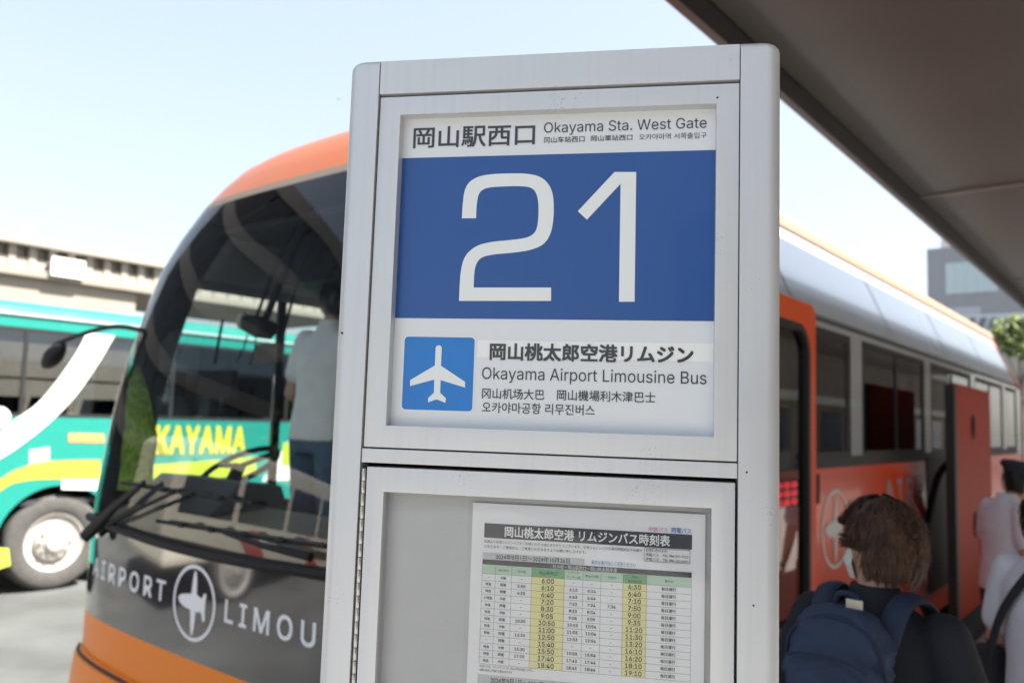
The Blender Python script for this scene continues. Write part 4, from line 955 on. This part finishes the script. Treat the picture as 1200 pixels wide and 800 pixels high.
# ================================================================== PEOPLE
from mathutils import noise
SKIN = mat('skin', (0.50, 0.29, 0.21), 0.5, var=0.06, vscale=20)
HAIRB = mat('brown_hair', (0.072, 0.034, 0.019), 0.6, var=0.5, vscale=30)
HAIRK = mat('black_hair', (0.015, 0.012, 0.011), 0.4, var=0.3, vscale=30)
NAVY = mat('navy_shirt', (0.012, 0.014, 0.022), 0.85, var=0.15, vscale=14, bump=0.25, bscale=18)
SHIRT = mat('white_shirt', (0.70, 0.72, 0.78), 0.85, var=0.04, vscale=12, bump=0.35, bscale=14)
SHIRTD = mat('driver_shirt', (0.80, 0.80, 0.78), 0.85, var=0.04, vscale=12, bump=0.35, bscale=14)
TROUS = mat('dark_trousers', (0.022, 0.024, 0.03), 0.85, var=0.15, vscale=14)
TROUSB = mat('reflection_blue_trousers', (0.09, 0.14, 0.21), 0.85, var=0.1, vscale=14)  # blue of the windscreen reflection put into the cloth colour
SHOE = mat('black_shoe', (0.02, 0.02, 0.02), 0.4)
MASKM = mat('face_mask', (0.70, 0.70, 0.68), 0.9)
def blob(name, mb, m, parent, voxel=0.011, it=5):
    me = bpy.data.meshes.new('tmp'); me.from_pydata(mb.v, [], mb.f)
    bm = bmesh.new(); bm.from_mesh(me); bmesh.ops.recalc_face_normals(bm, faces=bm.faces); bm.to_mesh(me); bm.free()
    ob = bpy.data.objects.new('tmp', me); COL.objects.link(ob)
    md_ = ob.modifiers.new('r', 'REMESH'); md_.mode = 'VOXEL'; md_.voxel_size = voxel
    s_ = ob.modifiers.new('s', 'SMOOTH'); s_.factor = 0.5; s_.iterations = it
    dg = bpy.context.evaluated_depsgraph_get(); me2 = bpy.data.meshes.new_from_object(ob.evaluated_get(dg))
    bpy.data.objects.remove(ob); bpy.data.meshes.remove(me)
    me2.name = name; me2.materials.clear(); me2.materials.append(m)
    me2.polygons.foreach_set('use_smooth', [True] * len(me2.polygons))
    o = bpy.data.objects.new(name, me2); COL.objects.link(o); o.parent = parent; return o
def limb(mb, pts, rad, seg=12, sx=1.0):
    pts = [Vector(p) for p in pts]; mb.tube(pts, rad, seg, sx)
    mb.ball(tuple(pts[0]), rad[0], seg, 8); mb.ball(tuple(pts[-1]), rad[-1], seg, 8)
    for p, r in zip(pts[1:-1], rad[1:-1]): mb.ball(tuple(p), r * 0.99, seg, 8)
def torso(mb, rows, seg=20):                    # rows of (z, rx, ry, cx, cy)
    mb.rings([[(cx + rx * math.cos(2 * math.pi * k / seg), cy + ry * math.sin(2 * math.pi * k / seg), z) for k in range(seg)] for z, rx, ry, cx, cy in rows])
def hand(mb, w, d_, side, curl=0.5):            # wrist, direction of the fingers, thumb side
    w = Vector(w); d_ = Vector(d_).normalized(); t = Vector(side).normalized(); t = (t - d_ * t.dot(d_)).normalized(); nrm = d_.cross(t)
    for i, (off, L) in enumerate(((0.030, 0.072), (0.010, 0.080), (-0.010, 0.074), (-0.030, 0.058))):
        k = w + d_ * 0.085 + t * off; limb(mb, [w + t * off * 0.6, k], [0.014, 0.0125], 8)
        a = (d_ + nrm * curl * 0.5).normalized(); b = (d_ * 0.6 + nrm * curl * 1.4).normalized()
        limb(mb, [k, k + a * L * 0.5, k + a * L * 0.5 + b * L * 0.5], [0.0105, 0.0095, 0.0075], 8)
    th0 = w + d_ * 0.03 + t * 0.028; limb(mb, [th0, th0 + (d_ * 0.6 + t * 0.8).normalized() * 0.035, th0 + (d_ * 0.9 + t * 0.35 + nrm * 0.3).normalized() * 0.068], [0.013, 0.0115, 0.009], 8)
def hair(parent, c, r, yaw, m, n=900, zlow=-0.9, seed=1, name='hair', wid=0.009, front=0.25):
    rd = random.Random(seed); mb = MB(); c = Vector(c); cy, sy = math.cos(yaw), math.sin(yaw)
    def surf(th, ph, o):                        # th from the crown, ph around (0 = face)
        x = math.sin(th) * math.sin(ph); y = math.sin(th) * math.cos(ph); z = math.cos(th)
        q = Vector((x * (r[0] + o), y * (r[1] + o), z * (r[2] + o))); return c + Vector((q.x * cy - q.y * sy, q.x * sy + q.y * cy, q.z))
    for k in range(n):
        ph0 = rd.uniform(-math.pi, math.pi); th0 = rd.uniform(0.05, 1.5); face = abs(ph0) < 1.15
        thmax = (0.9 + front) if face else 1.52 + rd.uniform(-0.1, 0.1) if abs(ph0) < 1.78 else 2.50 + rd.uniform(-0.2, 0.2)
        L = rd.uniform(0.5, 1.1); o0 = rd.uniform(0.002, 0.014) + 0.015 * max(0, noise.noise(Vector((math.cos(ph0) * 2.2, math.sin(ph0) * 2.2, th0 * 2.2 + seed)))+0.25); dp = rd.gauss(0, 0.16); pts = []
        for i in range(6):
            f = i / 5; th = min(th0 + L * f, thmax + rd.uniform(-0.05, 0.08)); pts.append((surf(th, ph0 + dp * f, o0 + 0.016 * f * f * rd.uniform(-0.2, 1.4)), wid * (1 - 0.8 * f ** 2) * rd.uniform(0.7, 1.2)))
        for (p, w0), (q, w1) in zip(pts[:-1], pts[1:]):
            d_ = q - p
            if d_.length < 1e-4: continue
            s_ = d_.cross(p - c).normalized()
            mb.face([p - s_ * w0, p + s_ * w0, q + s_ * w1, q - s_ * w1])
    o = mb.build(name, m, parent)
    cap = MB(); rows = []
    for i in range(1, 15):
        th = 2.25 * i / 14; rows.append([surf(min(th, (0.95 + front) if abs(((2 * math.pi * j / 28 + math.pi) % (2 * math.pi)) - math.pi) < 1.1 else 1.48 if abs(((2 * math.pi * j / 28 + math.pi) % (2 * math.pi)) - math.pi) < 1.75 else 9), 2 * math.pi * j / 28, 0.006 + 0.004 * math.sin(7 * j) * math.sin(th)) for j in range(28)])
    cap.rings(rows, caps=False); cap.face(rows[0]); cap.build('hair_base', m, o, smooth=True)
    return o
def person(label, loc, rz, k=1.0, head_yaw=0.0, head_drop=0.0, lean=0.0, arms=None, shirt=SHIRT, trousers=TROUS, hairm=HAIRK, sleeve=0.6, hairn=700, mask=False, cap=None, seed=1, group=None, hairw=0.009):
    p = tag(empty('person', loc, rz), label, 'person', group); p.scale = (k, k, k)
    arms = arms or {}
    def ln(v): v = Vector(v); f = max(0.0, v.z - 0.95); return Vector((v.x, v.y + lean * f, v.z - 0.3 * lean * lean * f))
    ck, sk = math.cos(head_yaw), math.sin(head_yaw)
    hc = ln((0, 0.03, 1.585)) + Vector((0, head_drop * 0.5, -head_drop * 0.25))
    def hd(v): return hc + Vector((v[0] * ck - v[1] * sk, v[0] * sk + v[1] * ck, v[2] - head_drop * v[1] * 2.0))
    b = MB()
    b.ball(tuple(hc), (0.077, 0.092, 0.112), 20, 14); b.ball(tuple(hd((0, 0.035, -0.055))), (0.058, 0.055, 0.06), 14, 10)
    b.ball(tuple(hd((0, 0.094, -0.02))), (0.013, 0.018, 0.02), 8, 6)
    for s_ in (-1, 1):
        b.ball(tuple(hd((s_ * 0.078, 0.0, -0.012))), (0.012, 0.022, 0.032), 8, 6)
        b.ball(tuple(hd((s_ * 0.032, 0.080, 0.004))), (0.014, 0.012, 0.009), 8, 6)
    limb(b, [ln((0, -0.015, 1.40)), hc + Vector((0, -0.015, -0.06))], [0.062, 0.052], 12)
    tr = [(0.90, 0.155, 0.105), (1.0, 0.145, 0.095), (1.1, 0.14, 0.095), (1.25, 0.16, 0.105), (1.35, 0.165, 0.095), (1.41, 0.11, 0.07), (1.45, 0.055, 0.055)]
    torso(b, [(ln((0, 0, z)).z, rx, ry, 0, ln((0, 0, z)).y - 0.005) for z, rx, ry in tr])
    jn = {}
    for s_ in (-1, 1):
        a = arms.get(s_, ((s_ * 0.235, -0.03, 1.10), (s_ * 0.24, 0.06, 0.86), (0, 0.15, -1)))
        sh = ln((s_ * 0.168, -0.01, 1.375)); el, wr = Vector(a[0]), Vector(a[1]); jn[s_] = (sh, el, wr)
        limb(b, [sh, sh.lerp(el, 0.5), el], [0.050, 0.045, 0.038]); limb(b, [el, el.lerp(wr, 0.3), wr], [0.038, 0.038, 0.026])
        hand(b, wr, a[2], (-s_ * 0.3, 1, 0) if abs(Vector(a[2]).normalized().y) < 0.9 else (-s_, 0, 0.2), 0.55)
        limb(b, [(s_ * 0.088, 0, 0.92), (s_ * 0.095, 0.025, 0.48), (s_ * 0.10, -0.01, 0.09)], [0.085, 0.055, 0.038]); limb(b, [(s_ * 0.10, -0.03, 0.05), (s_ * 0.115, 0.15, 0.035)], [0.035, 0.03])
    blob('body', b, SKIN, p, 0.0085, 4)
    c = MB(); tr2 = [(0.86, 0.178, 0.128), (0.95, 0.174, 0.122), (1.08, 0.165, 0.118), (1.24, 0.180, 0.124), (1.34, 0.186, 0.112), (1.395, 0.150, 0.090), (1.43, 0.088, 0.075), (1.455, 0.070, 0.068), (1.485, 0.064, 0.064)]
    torso(c, [(ln((0, 0, z)).z, rx, ry, 0.004 * math.sin(z * 37), ln((0, 0, z)).y - 0.005 + 0.004 * math.sin(z * 29)) for z, rx, ry in tr2], 24)
    for s_ in (-1, 1):
        sh, el, wr = jn[s_]
        if sleeve <= 1: limb(c, [sh, sh.lerp(el, sleeve * 0.5), sh.lerp(el, sleeve)], [0.068, 0.070, 0.066])
        else: limb(c, [sh, sh.lerp(el, 0.5), el, el.lerp(wr, min(1, sleeve - 1))], [0.072, 0.062, 0.054, 0.044])
    shirt_o = blob('shirt', c, shirt, p, 0.011, 3)
    c = MB(); torso(c, [(0.80, 0.165, 0.118, 0, 0), (0.9, 0.168, 0.118, 0, 0), (1.0, 0.160, 0.11, 0, 0), (1.03, 0.156, 0.106, 0, 0)])
    for s_ in (-1, 1): limb(c, [(s_ * 0.088, 0, 0.86), (s_ * 0.097, 0.022, 0.48), (s_ * 0.102, -0.012, 0.10)], [0.098, 0.078, 0.066])
    blob('trousers', c, trousers, p, 0.012, 3)
    for s_ in (-1, 1):
        c = MB(); limb(c, [(s_ * 0.10, -0.035, 0.052), (s_ * 0.108, 0.06, 0.048), (s_ * 0.116, 0.16, 0.04)], [0.046, 0.045, 0.036]); c.v = [(x, y, max(z, 0.002)) for x, y, z in c.v]; blob('shoe', c, SHOE, p, 0.01, 2)
    hair(p, hc + Vector((0, 0, 0.004)), (0.081, 0.096, 0.116), head_yaw, hairm, hairn, seed=seed, wid=hairw)
    for s_ in (-1, 1):
        MB().ball(tuple(hd((s_ * 0.032, 0.0885, 0.004))), (0.010, 0.005, 0.005), 8, 6).build('eye', mat('eye_dark', (0.03, 0.025, 0.02), 0.2), p)
    if not mask: MB().ball(tuple(hd((0, 0.088, -0.062))), (0.022, 0.006, 0.006), 8, 6).build('mouth', mat('lip', (0.40, 0.15, 0.13), 0.5), p)
    if mask:
        c = MB(); rows = []
        for i in range(7):
            z = -0.095 + i * 0.0145; rows.append([hd(((0.070 - 0.012 * abs(i - 3) / 3) * math.sin(t_), 0.028 + (0.085 - 0.006 * abs(i - 3)) * math.cos(t_), z)) for t_ in [R(-80 + 16 * j) for j in range(11)]])
        c.rings(rows, close=False); c.build('face_mask', MASKM, p, smooth=True)
    if cap:
        c = MB(); rows = []
        for i, (z, q) in enumerate(((0.045, 1.07), (0.075, 1.08), (0.085, 1.22), (0.105, 1.24), (0.128, 1.05), (0.136, 0.5), (0.137, 0.02))):
            rows.append([hd((0.083 * q * math.cos(t_), 0.098 * q * math.sin(t_), z)) for t_ in [2 * math.pi * j / 28 for j in range(28)]])
        c.rings(rows); co = c.build('cap', cap, p, smooth=True)
        c = MB(); rr = [[hd((0.080 * math.sin(t_), 0.07 + (0.03 + e) * math.cos(t_) + 0.0, 0.047 - e * 0.3)) for t_ in [R(-85 + 17 * j) for j in range(11)]] for e in (0.0, 0.03, 0.06)]
        c.rings(rr, close=False); c.build('peak', PLASTIC, co, smooth=True)
    return p, hc, jn
GZ = 0.12
# --- traveller with the backpack, seen from behind
pA = CAM + ray(1037, 640) * 2.15
personA, hcA, jA = person('person with brown hair in dark shirt seen from behind beside the coach', (pA.x - 0.02, pA.y, GZ), R(-46), 0.965, head_yaw=R(70), shirt=NAVY, trousers=TROUS, hairm=HAIRB, sleeve=1.0, hairn=9000, hairw=0.0027, seed=3, mask=True,
    arms={-1: ((-0.27, -0.02, 1.12), (-0.19, 0.20, 1.05), (0.3, 1, 0)), 1: ((0.265, -0.03, 1.10), (0.22, 0.18, 1.0), (-0.3, 1, 0))})
BPK = mat('navy_nylon', (0.022, 0.040, 0.088), 0.7, var=0.25, vscale=9, bump=0.8, bscale=11)
BPD = mat('navy_webbing', (0.016, 0.028, 0.060), 0.75, var=0.1, vscale=20, bump=0.2)
bp_ = tag(empty('backpack', (pA.x - 0.02, pA.y, GZ), R(-46)), 'navy blue nylon backpack worn by the brown haired person', 'backpack'); bp_.scale = (0.965, 0.965, 0.965)
DX = -0.01
def sq_ring(cx, cy, z, rx, ry, n=28, e=0.55):
    return [(cx + rx * math.copysign(abs(math.cos(2 * math.pi * k / n)) ** e, math.cos(2 * math.pi * k / n)), cy + ry * math.copysign(abs(math.sin(2 * math.pi * k / n)) ** e, math.sin(2 * math.pi * k / n)), z) for k in range(n)]
from mathutils import noise
def folded(rows, cx, cy, n, nz, amp, seed, sag=0.0):   # soft bag: squarish rings with sagging cloth folds
    rg = []
    for i in range(nz + 1):
        z = rows[0][0] + (rows[-1][0] - rows[0][0]) * i / nz; rx_ = lerp([(r[0], r[1]) for r in rows], z); ry_ = lerp([(r[0], r[2]) for r in rows], z); ring_ = []
        for x, y, zz_ in sq_ring(cx, cy, z, rx_, ry_, n):
            d_ = Vector((x - cx, y - cy, 0)); L = d_.length or 1; q = Vector((x * 9 + seed, y * 9, z * 22 + x * 14 * (1 if x > cx else -1)))
            f = noise.fractal(q, 1.0, 2.0, 3) * amp * min(1, rx_ / 0.08); ring_.append((x + d_.x / L * f, y + d_.y / L * f - sag * math.exp(-((z - 1.12) / 0.1) ** 2) * (1 if y < cy else 0), z))
        rg.append(ring_)
    return rg
mb = MB(); mb.rings(folded([(0.93, 0.09, 0.055), (0.95, 0.118, 0.075), (1.02, 0.128, 0.088), (1.15, 0.130, 0.090), (1.28, 0.126, 0.084), (1.36, 0.118, 0.074), (1.41, 0.102, 0.060), (1.437, 0.078, 0.045), (1.450, 0.045, 0.028)], DX, -0.205, 64, 56, 0.020, 3.0, 0.014))
bk = mb.build('main_bag', BPK, bp_, smooth=True)
mb = MB(); mb.rings(folded([(0.95, 0.075, 0.02), (0.97, 0.098, 0.034), (1.1, 0.106, 0.040), (1.19, 0.104, 0.036), (1.225, 0.096, 0.024), (1.245, 0.07, 0.010)], DX, -0.285, 56, 36, 0.022, 9.0, 0.012)); mb.build('front_pocket', BPK, bp_, smooth=True)
mb = MB(); mb.tube([(DX - 0.105 + 0.21 * i / 16, -0.305 - 0.016 * math.sin(math.pi * i / 16), 1.232 + 0.004 * math.sin(i * 0.9)) for i in range(17)], 0.004, 6); mb.build('pocket_zip', BPD, bp_)
mb = MB(); mb.tube(smooth_path([(DX - 0.130, -0.215, 1.05), (DX - 0.128, -0.245, 1.3), (DX - 0.095, -0.255, 1.395), (DX, -0.25, 1.432), (DX + 0.095, -0.255, 1.395), (DX + 0.128, -0.245, 1.3), (DX + 0.130, -0.215, 1.05)], 6), 0.005, 6); mb.build('main_zip', BPD, bp_)
for s_ in (-1, 1):
    mb = MB(); mb.tube(smooth_path([(DX * 0.4 + s_ * 0.085, -0.15, 1.37), (s_ * 0.098, -0.115, 1.452), (s_ * 0.108, -0.02, 1.468), (s_ * 0.115, 0.085, 1.40), (s_ * 0.125, 0.128, 1.25), (s_ * 0.14, 0.11, 1.08), (s_ * 0.165, -0.02, 1.0), (s_ * 0.15, -0.14, 1.0)], 6), 0.011, 10, sx=2.7); mb.build('shoulder_strap', BPD, bp_, smooth=True)
mb = MB(); mb.tube(smooth_path([(DX - 0.035, -0.165, 1.44), (DX - 0.02, -0.17, 1.475), (DX + 0.02, -0.17, 1.475), (DX + 0.035, -0.165, 1.44)], 5), 0.008, 8); mb.build('haul_loop', BPD, bp_)
for s_ in (-1, 1):
    mb = MB(); mb.tube(smooth_path([(DX + s_ * 0.120, -0.262, 1.19), (DX + s_ * 0.134, -0.24, 1.185), (DX + s_ * 0.138, -0.17, 1.18)], 5), 0.004, 6, sx=3.0); mb.build('side_strap', BPD, bp_)
    mb = MB(); mb.tube([(DX + s_ * 0.04, -0.321, 1.228), (DX + s_ * 0.043, -0.330, 1.205), (DX + s_ * 0.045, -0.331, 1.190)], 0.0035, 6); mb.build('zip_pull', mat('zip_grey', (0.2, 0.2, 0.22), 0.4, 0.5), bp_)
mb = MB(); mb.tube(smooth_path([(DX - 0.105, -0.30, 1.325), (DX - 0.05, -0.312, 1.345), (DX + 0.05, -0.312, 1.345), (DX + 0.105, -0.30, 1.325)], 5), 0.003, 6); mb.build('seam', BPD, bp_)
MB().box(DX + 0.010, DX + 0.052, -0.20, -0.196, 1.446, 1.472).build('label_tag', mat('cream_tag', (0.66, 0.60, 0.50), 0.7), bp_, bevel=0.001)
MB().box(DX - 0.03, DX + 0.02, -0.338, -0.334, 1.12, 1.15).build('patch', mat('white_patch', (0.6, 0.6, 0.6), 0.7), bp_, bevel=0.001)
# --- attendant with the cap
pB = CAM + ray(1174, 560) * 5.3
person('attendant in white short sleeved shirt and navy cap looking down by the coach', (pB.x, pB.y, GZ), R(-88), 0.985, head_yaw=R(-12), head_drop=0.10, lean=0.08, mask=True, cap=mat('navy_cap', (0.02, 0.025, 0.045), 0.8), sleeve=0.62, hairn=350, seed=5,
    arms={1: ((0.235, 0.0, 1.09), (0.21, 0.13, 0.88), (0, 0.4, -1)), -1: ((-0.235, 0.02, 1.09), (-0.13, 0.24, 1.08), (0.6, 1, 0))})
# --- passenger cut by the right edge
pC = CAM + ray(1230, 640) * 2.85
personC, hcC, jC = person('passenger in white T-shirt at the right edge with bent arm', (pC.x, pC.y, GZ), R(-80), 0.975, head_yaw=R(-10), sleeve=0.72, hairn=500, seed=8,
    arms={1: ((0.245, -0.20, 1.16), (0.22, 0.05, 1.09), (0, 1, 0.1)), -1: ((-0.24, -0.02, 1.12), (-0.16, 0.2, 1.05), (0.5, 1, 0))})
sb2 = tag(empty('shoulder_bag', (pC.x, pC.y, GZ), R(-80)), 'black shoulder bag on the passenger at the right edge', 'bag')
mb = MB(); mb.tube(smooth_path([(-0.15, -0.13, 1.02), (-0.06, -0.14, 1.22), (0.05, -0.09, 1.40), (0.085, 0.0, 1.455), (0.06, 0.10, 1.38), (-0.05, 0.15, 1.2), (-0.17, 0.10, 1.02)], 6), 0.007, 8, sx=2.6); mb.build('strap', TROUS, sb2, smooth=True)
mb = MB(); mb.rings([sq_ring(-0.235, 0.0, z, 0.06, ry) for z, ry in ((0.76, 0.10), (0.78, 0.13), (0.95, 0.135), (1.03, 0.12), (1.05, 0.09))]); mb.build('bag_body', TROUS, sb2, smooth=True)
# --- driver standing in the coach
pD = CAM + ray(377, 470) * 4.25
person('driver in pale shirt and trousers tinted with reflected blue standing behind the windscreen', (pD.x, pD.y, 0.93), R(-35), 1.02, head_yaw=0, lean=0.10, shirt=SHIRTD, trousers=TROUSB, sleeve=0.62, hairn=300, seed=9,
    arms={1: ((0.235, 0.0, 1.10), (0.20, 0.2, 1.05), (-0.2, 1, 0)), -1: ((-0.235, 0.0, 1.10), (-0.18, 0.2, 1.0), (0.2, 1, -0.2))})
